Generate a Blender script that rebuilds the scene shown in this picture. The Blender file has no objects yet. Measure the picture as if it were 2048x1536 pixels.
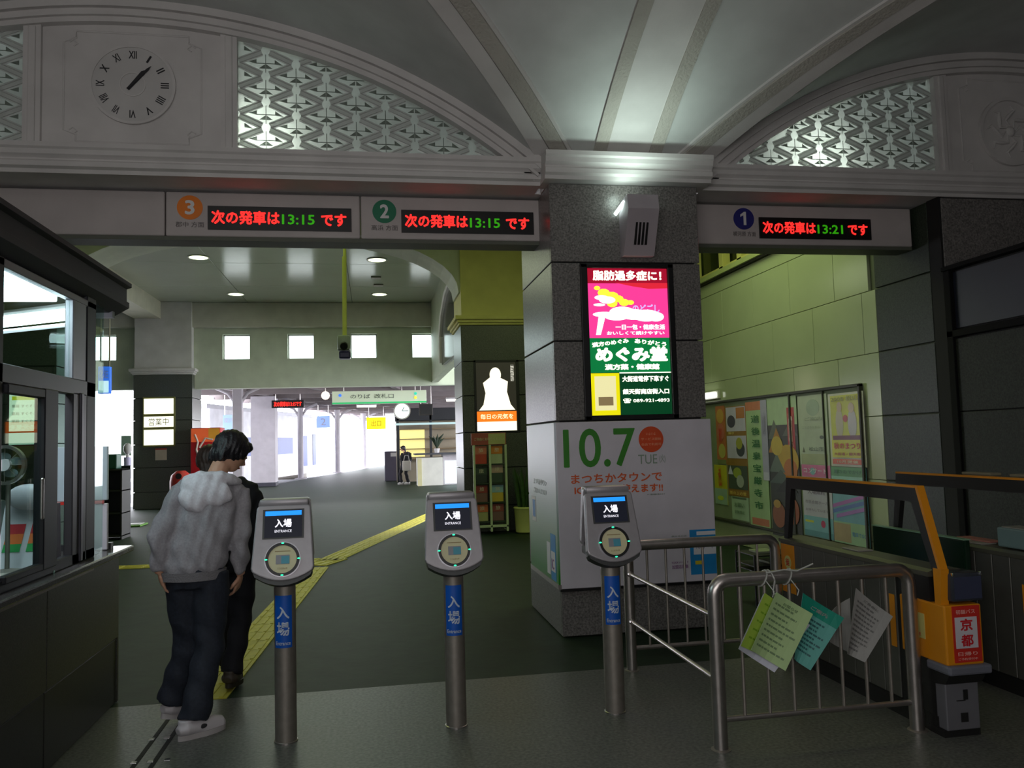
import bpy, bmesh, math, random
from mathutils import Vector, Matrix
PI = math.pi
rnd = random.Random(7)
SC = bpy.context.scene
COL = SC.collection

# ------------------------------------------------------------------ camera, world, lights, exposure
cam_d = bpy.data.cameras.new('camera'); cam = bpy.data.objects.new('camera', cam_d); COL.objects.link(cam)
cam_d.sensor_width = 36; cam_d.lens = 36 * 1620 / 2048; cam_d.clip_end = 300; cam_d.clip_start = .05
RT = Vector((0.98517356, -0.16927315, -0.02792221)); DN = Vector((-0.01575417, 0.07280566, -0.99722171)); FW = Vector((0.17083576, 0.98287636, 0.06905945))
M = Matrix.Identity(4)
for i in range(3):
    M[i][0] = RT[i]; M[i][1] = -DN[i]; M[i][2] = -FW[i]
M.translation = (0, 0, 1.57)
cam.matrix_world = M
SC.camera = cam
SC.view_settings.view_transform = 'Standard'; SC.view_settings.look = 'None'
SC.view_settings.exposure = 0.0; SC.view_settings.gamma = 1; SC.view_settings.use_curve_mapping = False
W = bpy.data.worlds.new('overcast sky'); SC.world = W; W.use_nodes = True
W.node_tree.nodes['Background'].inputs[0].default_value = (.91, .92, 1, 1)
W.node_tree.nodes['Background'].inputs[1].default_value = 8.5

def area(name, loc, size, power, col, rot=(0, 0, 0), spread=PI):
    l = bpy.data.lights.new(name, 'AREA'); l.shape = 'RECTANGLE'; l.size = size[0]; l.size_y = size[1]
    l.energy = power; l.color = col; l.spread = spread
    o = bpy.data.objects.new(name, l); COL.objects.link(o); o.location = loc; o.rotation_euler = rot
    return o
def spot(name, loc, power, col, target, angle=70, blend=.6, size=.05):
    l = bpy.data.lights.new(name, 'SPOT'); l.energy = power; l.color = col; l.spot_size = math.radians(angle); l.spot_blend = blend; l.shadow_soft_size = size
    o = bpy.data.objects.new(name, l); COL.objects.link(o); o.location = loc
    o.rotation_euler = (Vector(target) - Vector(loc)).to_track_quat('-Z', 'Y').to_euler(); return o
def point(name, loc, power, col, size=.05):
    l = bpy.data.lights.new(name, 'POINT'); l.energy = power; l.color = col; l.shadow_soft_size = size
    o = bpy.data.objects.new(name, l); COL.objects.link(o); o.location = loc; return o
# daylight reaching the entrance hall from the street doors behind the camera
area('street_daylight', (-1.2, -1.2, 2.3), (5, 2.2), 95, (1, .955, .95), (math.radians(100), 0, 0))
area('hall_fill_near', (-1.8, 1.5, 4.7), (2.5, 2.5), 12, (.95, 1, .93))  # added soft fill light for the near hall, no fixture
area('hall_fill_right', (4.0, 0.5, 4.3), (1.5, 1.5), 2, (1, .95, .95))  # another added fill light without a fixture
area('concourse_lamp', (-1.8, 10.8, 5.5), (3.4, 3.4), 48, (.80, 1, .36))
area('concourse_lamp_far', (-1.8, 18.5, 5.5), (3, 4), 55, (.90, 1, .66))
area('side_passage_lamp', (3.6, 9.2, 5.3), (1.2, 2.5), 52, (.84, 1, .46))
area('platform_lamp', (-1.0, 29.0, 3.45), (5, 4), 40, (1, 1, .95))
lo = area('bounce_fill', (-1.8, 24.6, 1.0), (7, 2), 45, (.97, .98, 1)); lo.rotation_euler = Vector((0, -.62, .78)).to_track_quat('-Z', 'Y').to_euler()  # added area light, imitates daylight bounced up onto the concourse ceiling
point('uplight_bulb', (2.06, 6.20, 3.57), 1.2, (.80, 1, .90), .05)
spot('uplight_beam', (2.12, 5.93, 3.50), 16, (.80, 1, .90), (2.12, 5.9, 5), 150, 1, .06)
point('lunette_bulb_left', (-0.88, 6.66, 4.0), 60, (1, 1, .98), .05)
point('lunette_tube_right', (3.95, 6.66, 4.0), 60, (1, 1, 1), .05)
area('lunette_glow_left', (-1.8, 7.1, 4.6), (4, .4), 1.2, (.95, 1, .92), (math.radians(90), 0, 0))
area('lunette_glow_right', (5.0, 7.1, 4.5), (4, .4), 3.0, (.96, 1, .97), (math.radians(90), 0, 0))

# ------------------------------------------------------------------ helpers
def lin(c): return tuple((x / 255 / 12.92) if x / 255 <= .04045 else ((x / 255 + .055) / 1.055) ** 2.4 for x in c)
_m = {}
def mat(name, rgb=(200, 200, 200), rough=.6, metal=0, noise=None, bump=None, emit=None, es=1, spec=.5, grad=None):
    """rgb in sRGB 0-255; noise=(scale, amount); bump=(scale, strength)"""
    if name in _m: return _m[name]
    m = bpy.data.materials.new(name); m.use_nodes = True; nt = m.node_tree; b = nt.nodes['Principled BSDF']
    c = lin(rgb)
    b.inputs['Base Color'].default_value = (*c, 1); b.inputs['Roughness'].default_value = rough
    b.inputs['Metallic'].default_value = metal; b.inputs['Specular IOR Level'].default_value = spec
    tc = nt.nodes.new('ShaderNodeTexCoord')
    if noise is None and emit is None: noise = (3.0, .08)
    if noise:
        n = nt.nodes.new('ShaderNodeTexNoise'); n.inputs['Scale'].default_value = noise[0]; n.inputs['Detail'].default_value = 5
        nt.links.new(tc.outputs['Object'], n.inputs['Vector'])
        r = nt.nodes.new('ShaderNodeValToRGB'); a = noise[1]
        r.color_ramp.elements[0].position = .3; r.color_ramp.elements[1].position = .7
        r.color_ramp.elements[0].color = (*[x * (1 - a) for x in c], 1); r.color_ramp.elements[1].color = (*[min(1, x * (1 + a)) for x in c], 1)
        nt.links.new(n.outputs['Fac'], r.inputs['Fac']); nt.links.new(r.outputs['Color'], b.inputs['Base Color'])
    if bump:
        n = nt.nodes.new('ShaderNodeTexNoise'); n.inputs['Scale'].default_value = bump[0]; n.inputs['Detail'].default_value = 4
        nt.links.new(tc.outputs['Object'], n.inputs['Vector'])
        bp = nt.nodes.new('ShaderNodeBump'); bp.inputs['Strength'].default_value = bump[1]; bp.inputs['Distance'].default_value = .01
        nt.links.new(n.outputs['Fac'], bp.inputs['Height']); nt.links.new(bp.outputs['Normal'], b.inputs['Normal'])
    if emit:
        b.inputs['Emission Color'].default_value = (*lin(emit), 1); b.inputs['Emission Strength'].default_value = es
    if grad:   # printed vertical gradient: (z0, z1, rgb_low, rgb_high)
        sx = nt.nodes.new('ShaderNodeSeparateXYZ'); nt.links.new(tc.outputs['Object'], sx.inputs[0])
        mr = nt.nodes.new('ShaderNodeMapRange'); mr.inputs['From Min'].default_value = grad[0]; mr.inputs['From Max'].default_value = grad[1]
        nt.links.new(sx.outputs['Z'], mr.inputs['Value']); r = nt.nodes.new('ShaderNodeValToRGB')
        r.color_ramp.elements[0].color = (*lin(grad[2]), 1); r.color_ramp.elements[1].color = (*lin(grad[3]), 1)
        nt.links.new(mr.outputs[0], r.inputs['Fac']); nt.links.new(r.outputs['Color'], b.inputs['Base Color'])
    _m[name] = m; return m
def glassmat(name, tint=(235, 245, 240), refl=1.0):
    if name in _m: return _m[name]
    m = bpy.data.materials.new(name); m.use_nodes = True; nt = m.node_tree; nt.nodes.clear()
    o = nt.nodes.new('ShaderNodeOutputMaterial'); mx = nt.nodes.new('ShaderNodeMixShader'); t = nt.nodes.new('ShaderNodeBsdfTransparent'); g = nt.nodes.new('ShaderNodeBsdfGlossy')
    lw = nt.nodes.new('ShaderNodeLayerWeight'); lw.inputs[0].default_value = .5; pw_ = nt.nodes.new('ShaderNodeMath'); pw_.operation = 'POWER'; pw_.inputs[1].default_value = 5; nt.links.new(lw.outputs['Facing'], pw_.inputs[0])
    f = nt.nodes.new('ShaderNodeMath'); f.operation = 'MULTIPLY_ADD'; f.inputs[1].default_value = .9 * refl; f.inputs[2].default_value = .04 * refl; nt.links.new(pw_.outputs[0], f.inputs[0]); g.inputs['Roughness'].default_value = .02
    t.inputs['Color'].default_value = (*lin(tint), 1)
    nt.links.new(f.outputs[0], mx.inputs[0]); nt.links.new(t.outputs[0], mx.inputs[1]); nt.links.new(g.outputs[0], mx.inputs[2]); nt.links.new(mx.outputs[0], o.inputs[0])
    _m[name] = m; return m
def frostmat(name, rgb, tr=.55, sc=30):
    if name in _m: return _m[name]
    m = bpy.data.materials.new(name); m.use_nodes = True; nt = m.node_tree; nt.nodes.clear()
    o = nt.nodes.new('ShaderNodeOutputMaterial'); mx = nt.nodes.new('ShaderNodeMixShader'); t = nt.nodes.new('ShaderNodeBsdfTranslucent'); d = nt.nodes.new('ShaderNodeBsdfPrincipled')
    d.inputs['Base Color'].default_value = (*lin(rgb), 1); d.inputs['Roughness'].default_value = .25; t.inputs['Color'].default_value = (*lin(rgb), 1)
    tc = nt.nodes.new('ShaderNodeTexCoord'); n = nt.nodes.new('ShaderNodeTexNoise'); n.inputs['Scale'].default_value = sc
    bp = nt.nodes.new('ShaderNodeBump'); bp.inputs['Strength'].default_value = .3; bp.inputs['Distance'].default_value = .01
    nt.links.new(tc.outputs['Object'], n.inputs['Vector']); nt.links.new(n.outputs['Fac'], bp.inputs['Height']); nt.links.new(bp.outputs[0], d.inputs['Normal'])
    mx.inputs[0].default_value = tr
    nt.links.new(d.outputs[0], mx.inputs[1]); nt.links.new(t.outputs[0], mx.inputs[2]); nt.links.new(mx.outputs[0], o.inputs[0])
    _m[name] = m; return m

OFF = {}
def thing(name, label=None, cat=None, loc=(0, 0, 0), group=None, kind=None, local=False, rotz=0):
    o = bpy.data.objects.new(name, None); COL.objects.link(o); o.location = loc; o.empty_display_size = .1; o.rotation_euler.z = rotz
    if label: o['label'] = label
    if cat: o['category'] = cat
    if group: o['group'] = group
    if kind: o['kind'] = kind
    OFF[o.name] = Vector((0, 0, 0)) if local else Vector(loc)
    return o
def tag(o, label=None, cat=None, group=None, kind=None):
    if label: o['label'] = label
    if cat: o['category'] = cat
    if group: o['group'] = group
    if kind: o['kind'] = kind
    return o
def struct(o): o['kind'] = 'structure'; return o

class MB:
    """collects shapes; put() links them as ONE mesh object"""
    def __init__(s): s.v = []; s.f = []; s.mi = []; s.cur = 0
    def add(s, vs, fs):
        o = len(s.v); s.v += [Vector(v) for v in vs]; s.f += [[i + o for i in f] for f in fs]; s.mi += [s.cur] * len(fs); return s
    def box(s, x0, x1, y0, y1, z0, z1):
        return s.add([(x0, y0, z0), (x1, y0, z0), (x1, y1, z0), (x0, y1, z0), (x0, y0, z1), (x1, y0, z1), (x1, y1, z1), (x0, y1, z1)],
                     [(3, 2, 1, 0), (4, 5, 6, 7), (0, 1, 5, 4), (1, 2, 6, 5), (2, 3, 7, 6), (3, 0, 4, 7)])
    def bev(s, x0, x1, y0, y1, z0, z1, r=.01, seg=2):
        bm = bmesh.new(); bmesh.ops.create_cube(bm, size=1)
        for v in bm.verts: v.co = ((x0 + x1) / 2 + v.co.x * (x1 - x0), (y0 + y1) / 2 + v.co.y * (y1 - y0), (z0 + z1) / 2 + v.co.z * (z1 - z0))
        bmesh.ops.bevel(bm, geom=bm.edges[:], offset=r, segments=seg, affect='EDGES', profile=.5)
        return s.bm(bm)
    def bm(s, bm):
        bm.verts.index_update(); s.add([v.co.copy() for v in bm.verts], [[v.index for v in f.verts] for f in bm.faces]); bm.free(); return s
    def prism(s, pts, axis, a, b):
        """pts 2-D outline; axis 'x': (y,z), 'y': (x,z), 'z': (x,y); extruded a..b"""
        n = len(pts)
        def q(p, t): return {'x': (t, p[0], p[1]), 'y': (p[0], t, p[1]), 'z': (p[0], p[1], t)}[axis]
        vs = [q(p, a) for p in pts] + [q(p, b) for p in pts]
        fs = [list(range(n))[::-1], [i + n for i in range(n)]] + [(i, (i + 1) % n, (i + 1) % n + n, i + n) for i in range(n)]
        return s.add(vs, fs)
    def strip(s, A, B):
        n = len(A); return s.add(list(A) + list(B), [(i, i + 1, n + i + 1, n + i) for i in range(n - 1)])
    def tube(s, pts, r, n=10, cap=True, flat=None):
        """flat: list of (rx, ry) with up hint; r: number or list"""
        pts = [Vector(p) for p in pts]; k = len(pts); vs = []
        for i, p in enumerate(pts):
            t = (pts[min(i + 1, k - 1)] - pts[max(i - 1, 0)]).normalized()
            if i == 0:
                h = Vector((0, 1, 0)) if abs(t.y) < .9 else Vector((1, 0, 0)); u = (h - t * h.dot(t)).normalized()
            else: u = (u - t * u.dot(t)).normalized()
            w = t.cross(u); rr = r[i] if isinstance(r, list) else r
            ra, rb = rr if isinstance(rr, (list, tuple)) else (rr, rr)
            for j in range(n):
                a = 2 * PI * j / n; vs.append(p + u * math.cos(a) * rb + w * math.sin(a) * ra)
        fs = [(i * n + j, i * n + (j + 1) % n, (i + 1) * n + (j + 1) % n, (i + 1) * n + j) for i in range(k - 1) for j in range(n)]
        if cap: fs += [list(range(n))[::-1], [(k - 1) * n + j for j in range(n)]]
        return s.add(vs, fs)
    def lathe(s, prof, c=(0, 0, 0), n=20):
        """prof [(r,z)] round vertical axis"""
        vs = [(c[0] + r * math.cos(2 * PI * j / n), c[1] + r * math.sin(2 * PI * j / n), c[2] + z) for r, z in prof for j in range(n)]
        fs = [(i * n + j, i * n + (j + 1) % n, (i + 1) * n + (j + 1) % n, (i + 1) * n + j) for i in range(len(prof) - 1) for j in range(n)]
        fs += [list(range(n))[::-1], [(len(prof) - 1) * n + j for j in range(n)]]
        return s.add(vs, fs)
    def ell(s, c, r, rot=None, nu=16, nv=10):
        vs = []; c = Vector(c)
        for i in range(nv + 1):
            th = PI * i / nv
            for j in range(nu):
                a = 2 * PI * j / nu; p = Vector((r[0] * math.sin(th) * math.cos(a), r[1] * math.sin(th) * math.sin(a), r[2] * math.cos(th)))
                if rot is not None: p = rot @ p
                vs.append(c + p)
        fs = [(i * nu + j, i * nu + (j + 1) % nu, (i + 1) * nu + (j + 1) % nu, (i + 1) * nu + j) for i in range(nv) for j in range(nu)]
        return s.add(vs, fs)
    def disc(s, c, r, nrm, th=.004, n=28, ry=None):
        nrm = Vector(nrm).normalized(); h = Vector((0, 0, 1)) if abs(nrm.z) < .9 else Vector((0, 1, 0))
        u = h.cross(nrm).normalized(); w = nrm.cross(u); c = Vector(c); ry = ry or r
        a = [c + u * math.cos(2 * PI * j / n) * r + w * math.sin(2 * PI * j / n) * ry for j in range(n)]
        return s.add(a + [p + nrm * th for p in a], [list(range(n))[::-1], [n + j for j in range(n)]] + [(j, (j + 1) % n, (j + 1) % n + n, j + n) for j in range(n)])
    def ring(s, c, r0, r1, nrm, th=.01, n=36):
        nrm = Vector(nrm).normalized(); h = Vector((0, 0, 1)) if abs(nrm.z) < .9 else Vector((0, 1, 0))
        u = h.cross(nrm).normalized(); w = nrm.cross(u); c = Vector(c)
        def cir(r, d): return [c + u * math.cos(2 * PI * j / n) * r + w * math.sin(2 * PI * j / n) * r + nrm * d for j in range(n)]
        q = [cir(r0, 0), cir(r1, 0), cir(r1, th), cir(r0, th)]
        vs = sum(q, [])
        return s.add(vs, [(k * n + j, k * n + (j + 1) % n, ((k + 1) % 4) * n + (j + 1) % n, ((k + 1) % 4) * n + j) for k in range(4) for j in range(n)])
    def xf(s, mtx): s.v = [mtx @ v for v in s.v]; return s
    def put(s, name, m, parent=None, smooth=False, label=None):
        me = bpy.data.meshes.new(name); off = OFF.get(parent.name, Vector()) if parent else Vector()
        me.from_pydata([v - off for v in s.v], [], s.f)
        ms = m if isinstance(m, (list, tuple)) else [m]
        for q in ms: me.materials.append(q)
        if len(ms) > 1: me.polygons.foreach_set('material_index', s.mi)
        bm = bmesh.new(); bm.from_mesh(me); bmesh.ops.recalc_face_normals(bm, faces=bm.faces); bm.to_mesh(me); bm.free()
        if smooth:
            me.polygons.foreach_set('use_smooth', [True] * len(me.polygons))
            if smooth != 'all':
                try: me.set_sharp_from_angle(angle=math.radians(40))
                except Exception: pass
        o = bpy.data.objects.new(name, me); COL.objects.link(o)
        if parent: o.parent = parent; OFF[o.name] = off
        if label: o['label'] = label
        return o
def bx(*a): return MB().box(*a)

_tc = {}
def textmesh(body, bold=0.0):
    """flat glyph outlines turned into one mesh; bold repeats the glyphs a little to each side"""
    k = (body, bold)
    if k in _tc: return _tc[k]
    c = bpy.data.curves.new('lettering', 'FONT'); c.body = body; c.align_x = 'CENTER'; c.align_y = 'CENTER'; c.extrude = .012 if not bold else 0; c.resolution_u = 5 if len(body) <= 4 else 2
    o = bpy.data.objects.new('tmp', c); COL.objects.link(o); dg = bpy.context.evaluated_depsgraph_get()
    me = bpy.data.meshes.new_from_object(o.evaluated_get(dg)); bpy.data.objects.remove(o); bpy.data.curves.remove(c)
    V = [v.co.copy() for v in me.vertices]; F = [list(p.vertices) for p in me.polygons]; bpy.data.meshes.remove(me)
    if bold:
        VV = []; FF = []
        for i, (a, b) in enumerate(((0, 0), (1, 0), (-1, 0), (0, 1), (0, -1), (.7, .7), (-.7, -.7), (.7, -.7), (-.7, .7))):
            o = len(VV); VV += [Vector((v.x + a * bold, v.y + b * bold, .006 + .0007 * i)) for v in V]; FF += [[q + o for q in f] for f in F]
        V, F = VV, FF
    xs = [v.x for v in V]; ys = [v.y for v in V]
    r = ((V, F), min(xs), max(xs), min(ys), max(ys)); _tc[k] = r; return r
def lettering(body, c, w, h, right, up, m, parent, bold=0.0, depth=.002, name='lettering', skew=0):
    """stretch text to w x h metres, centre c, on the plane right/up"""
    me, x0, x1, y0, y1 = textmesh(body, bold)
    right = Vector(right).normalized(); up = Vector(up).normalized(); nrm = right.cross(up); c = Vector(c)
    off = OFF.get(parent.name, Vector()) if parent else Vector()
    sx = w / (x1 - x0); sy = h / (y1 - y0) if h else sx; cx = (x0 + x1) / 2; cy = (y0 + y1) / 2
    n = bpy.data.meshes.new(name)
    n.from_pydata([c - off + right * ((v.x - cx) * sx + skew * (v.y - cy) * sy) + up * (v.y - cy) * sy + nrm * (v.z / .012 * depth * .5 + depth * .5) for v in me[0]], [], me[1])
    n.materials.append(m)
    o = bpy.data.objects.new(name, n); COL.objects.link(o)
    if parent: o.parent = parent; OFF[o.name] = off
    return o
def dup(o, parent=None, **kw):
    c = o.copy(); COL.objects.link(c); c.parent = parent
    for ch in [x for x in bpy.data.objects if x.parent == o]: dup(ch, c)
    for k, v in kw.items(): c[k] = v
    return c
def remesh(mb, voxel, name, m, parent, disp=None, smooth_it=2, label=None):
    me = bpy.data.meshes.new(name); me.from_pydata(mb.v, [], mb.f)
    bm = bmesh.new(); bm.from_mesh(me); bmesh.ops.recalc_face_normals(bm, faces=bm.faces); bm.to_mesh(me); bm.free()
    o = bpy.data.objects.new('tmp', me); COL.objects.link(o)
    q = o.modifiers.new('r', 'REMESH'); q.mode = 'VOXEL'; q.voxel_size = voxel
    if smooth_it: q = o.modifiers.new('s', 'SMOOTH'); q.factor = .5; q.iterations = smooth_it
    dg = bpy.context.evaluated_depsgraph_get(); r = bpy.data.meshes.new_from_object(o.evaluated_get(dg)); bpy.data.objects.remove(o)
    off = OFF.get(parent.name, Vector())
    if disp:
        ns = [v.normal.copy() for v in r.vertices]
        for v, n in zip(r.vertices, ns): v.co += n * disp(v.co)
    for v in r.vertices: v.co -= off
    r.materials.clear(); r.materials.append(m); r.polygons.foreach_set('use_smooth', [True] * len(r.polygons))
    r.name = name
    n = bpy.data.objects.new(name, r); COL.objects.link(n); n.parent = parent; OFF[n.name] = off
    if label: n['label'] = label
    return n
X_, Y_, Z_ = Vector((1, 0, 0)), Vector((0, 1, 0)), Vector((0, 0, 1))

# ------------------------------------------------------------------ materials
plaster = mat('white_plaster', (205, 202, 200), .7, bump=(60, .08))
plaster2 = mat('ceiling_plaster', (196, 198, 196), .75, bump=(90, .06))
ornament = mat('ornament_plaster', (176, 172, 164), .8, bump=(45, .9))
granite = mat('polished_granite', (112, 109, 106), .3, noise=(70, .55))
granite_d = mat('dark_granite', (74, 78, 70), .32, noise=(70, .5))
joint = mat('dark_joint', (26, 26, 26), .8)
terrazzo = mat('terrazzo_floor', (92, 94, 88), .4, noise=(55, .45))
greenfloor = mat('dark_green_floor', (26, 45, 25), .58, noise=(5, .25), bump=(14, .12), spec=.28)
tilemat = mat('pale_glazed_tile', (176, 186, 152), .14, noise=(2, .04))
steel = mat('brushed_steel', (186, 180, 176), .3, .95, noise=(20, .08))
steel_d = mat('dull_steel', (150, 144, 136), .5, .75, noise=(20, .1))
black = mat('black_plastic', (16, 16, 18), .4)
blackf = mat('black_frame', (20, 22, 28), .5)
alu = mat('window_aluminium', (58, 58, 60), .4, .3)
alul = mat('light_aluminium', (150, 148, 156), .4, .5)
white = mat('white_enamel', (205, 203, 203), .45)
signwhite = mat('sign_white', (188, 180, 178), .5)
CAMP = Vector((0, 0, 1.57))
def at(px, py, ax, val):
    """real-world point seen at a photo pixel, on the measured plane x/y/z = val"""
    d = RT * (px - 1024) + DN * (py - 768) + FW * 1620
    i = 'xyz'.index(ax); t = (val - CAMP[i]) / d[i]; return CAMP + d * t

# ------------------------------------------------------------------ floors and ground
struct(MB().box(-6.3, 9.1, -1.5, 5.45, -.12, 0).put('floor', terrazzo))
edge = [(-6.9, 24.2), (-5.0, 32.6), (-3.45, 39.8), (-1.96, 46.8), (-.55, 53.9), (1.2, 62)]
struct(MB().prism([(-12, 5.45), (9.1, 5.45), (9.1, 62)] + edge[::-1] + [(-12, 24.2)], 'z', -.12, -.004).put('floor', greenfloor))
struct(MB().prism(edge + [(1.0, 62)] + [(x + .25, y) for x, y in edge[::-1]], 'z', -.14, .0).put('trim_1', mat('kerb_concrete', (150, 150, 155), .6)))
struct(bx(-120, 120, 20, 220, -.6, -.2).put('ground', mat('sunlit_concrete', (225, 225, 228), .8)))

# ------------------------------------------------------------------ vaulted ceiling of the entrance hall
ZS, RISE = 3.86, 1.17
def arc(d, a):   # height above springing at distance d from the crown, half-span a
    if abs(d) >= a: return 0
    R = (a * a + RISE * RISE) / (2 * RISE); return math.sqrt(R * R - d * d) - (R - RISE)
BAYS = [(-1.78, 3.2), (5.91, 3.08)]
YC, YB = 2.6, 3.9
def hv(x, y):
    return ZS + max(max(arc(x - c, a) for c, a in BAYS), arc(y - YC, YB))
def hy(y): return ZS + arc(y - YC, YB)
nx, ny = 154, 78
mb = MB(); vs = []
for j in range(ny + 1):
    for i in range(nx + 1):
        x = -6.3 + 15.4 * i / nx; y = -1.3 + 7.8 * j / ny; vs.append((x, y, hv(x, y)))
mb.add(vs, [(j * (nx + 1) + i, j * (nx + 1) + i + 1, (j + 1) * (nx + 1) + i + 1, (j + 1) * (nx + 1) + i) for j in range(ny) for i in range(nx)])
vault = struct(mb.put('ceiling', ceiling_m := plaster2, smooth=True))
def rib(name, fn, w, m, th=.02, n=40):
    """band that follows the vault; fn(t)->(x,y) centre line"""
    L = []; R = []; L2 = []; R2 = []
    for k in range(n + 1):
        t = k / n; x, y = fn(t); z = max(hy(y), hv(x, y)) - .001
        L.append(Vector((x - w / 2, y, z))); R.append(Vector((x + w / 2, y, z))); L2.append(Vector((x - w / 2, y, z - th))); R2.append(Vector((x + w / 2, y, z - th)))
    m_ = MB(); m_.strip(L2, R2); m_.strip(L, L2); m_.strip(R2, R); m_.put(name, m, vault, smooth=True)
for cx_, w, m in ((1.90, .11, ornament), (2.38, .11, ornament), (2.14, .37, plaster)):
    rib('ceiling_band', lambda t, c=cx_: (c, 6.45 - 5.2 * t), w, m, .018 if m is ornament else .006)
def groin(c, a, sg, off):
    R = (a * a + RISE * RISE) / (2 * RISE); Rb = (YB * YB + RISE * RISE) / (2 * RISE)
    def f(t):
        u = 1 - .8 * t; x = c + sg * a * u; z = arc(x - c, a); d = math.sqrt(max(0, Rb * Rb - (z + Rb - RISE) ** 2))
        return x + sg * off, YC + d - .02
    return f
for c, a, sg in ((BAYS[0][0], BAYS[0][1], 1), (BAYS[1][0], BAYS[1][1], -1)):
    rib('ceiling_band', groin(c, a, sg, .075), .15, plaster, .02)
    rib('ceiling_band', groin(c, a, sg, .235), .14, ornament, .03)
    rib('ceiling_band', groin(c, a, sg, .325), .03, plaster, .02)

# walls that close the hall beside and behind the camera
struct(bx(-6.45, -6.3, -1.5, 6.5, 0, 5.1).put('wall_left', plaster))
struct(bx(9.1, 9.25, -1.5, 6.5, 0, 5.1).put('wall_right', plaster))
struct(bx(-6.45, 9.25, -1.65, -1.5, 0, 5.1).put('wall_rear', plaster))
struct(bx(-6.45, 9.25, -1.5, -1.28, 3.86, 5.1).put('wall_rear', plaster))

# ------------------------------------------------------------------ front wall: beam, cornice, lunettes
wf = MB()
for x0, x1 in ((-6.3, 1.46), (2.74, 9.1)): wf.box(x0, x1, 6.70, 7.55, 3.675, 3.86)
wf.box(1.46, 2.74, 6.5, 7.55, 3.675, 3.86)
wf.box(-6.3, 9.1, 7.4, 7.55, 3.86, 5.7)
struct(MB().box(-6.3, 9.1, 7.36, 7.395, 3.865, 5.6).box(-6.3, 9.1, 6.60, 7.36, 3.862, 3.868).put('wall_absorber', mat('absorber_dark', (44, 50, 46), .9)))  # added unseen dark backing, soaks up stray light behind the lunette glass
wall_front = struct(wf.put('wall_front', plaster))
for i, (x0, x1, y0) in enumerate(((-6.3, 1.405, 6.38), (1.405, 2.83, 6.19), (2.83, 9.1, 6.38))):
    P_ = [(y0 + .34, 3.885), (y0, 3.885), (y0, 3.85), (y0 + .015, 3.835), (y0 + .02, 3.80), (y0 + .05, 3.775), (y0 + .05, 3.765), (y0 + .035, 3.75), (y0 + .04, 3.715), (y0 + .07, 3.70), (y0 + .075, 3.67), (y0 + .34, 3.67)]
    struct(MB().prism(P_, 'x', x0, x1).put('trim_%d' % (i + 2), plaster))
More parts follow.
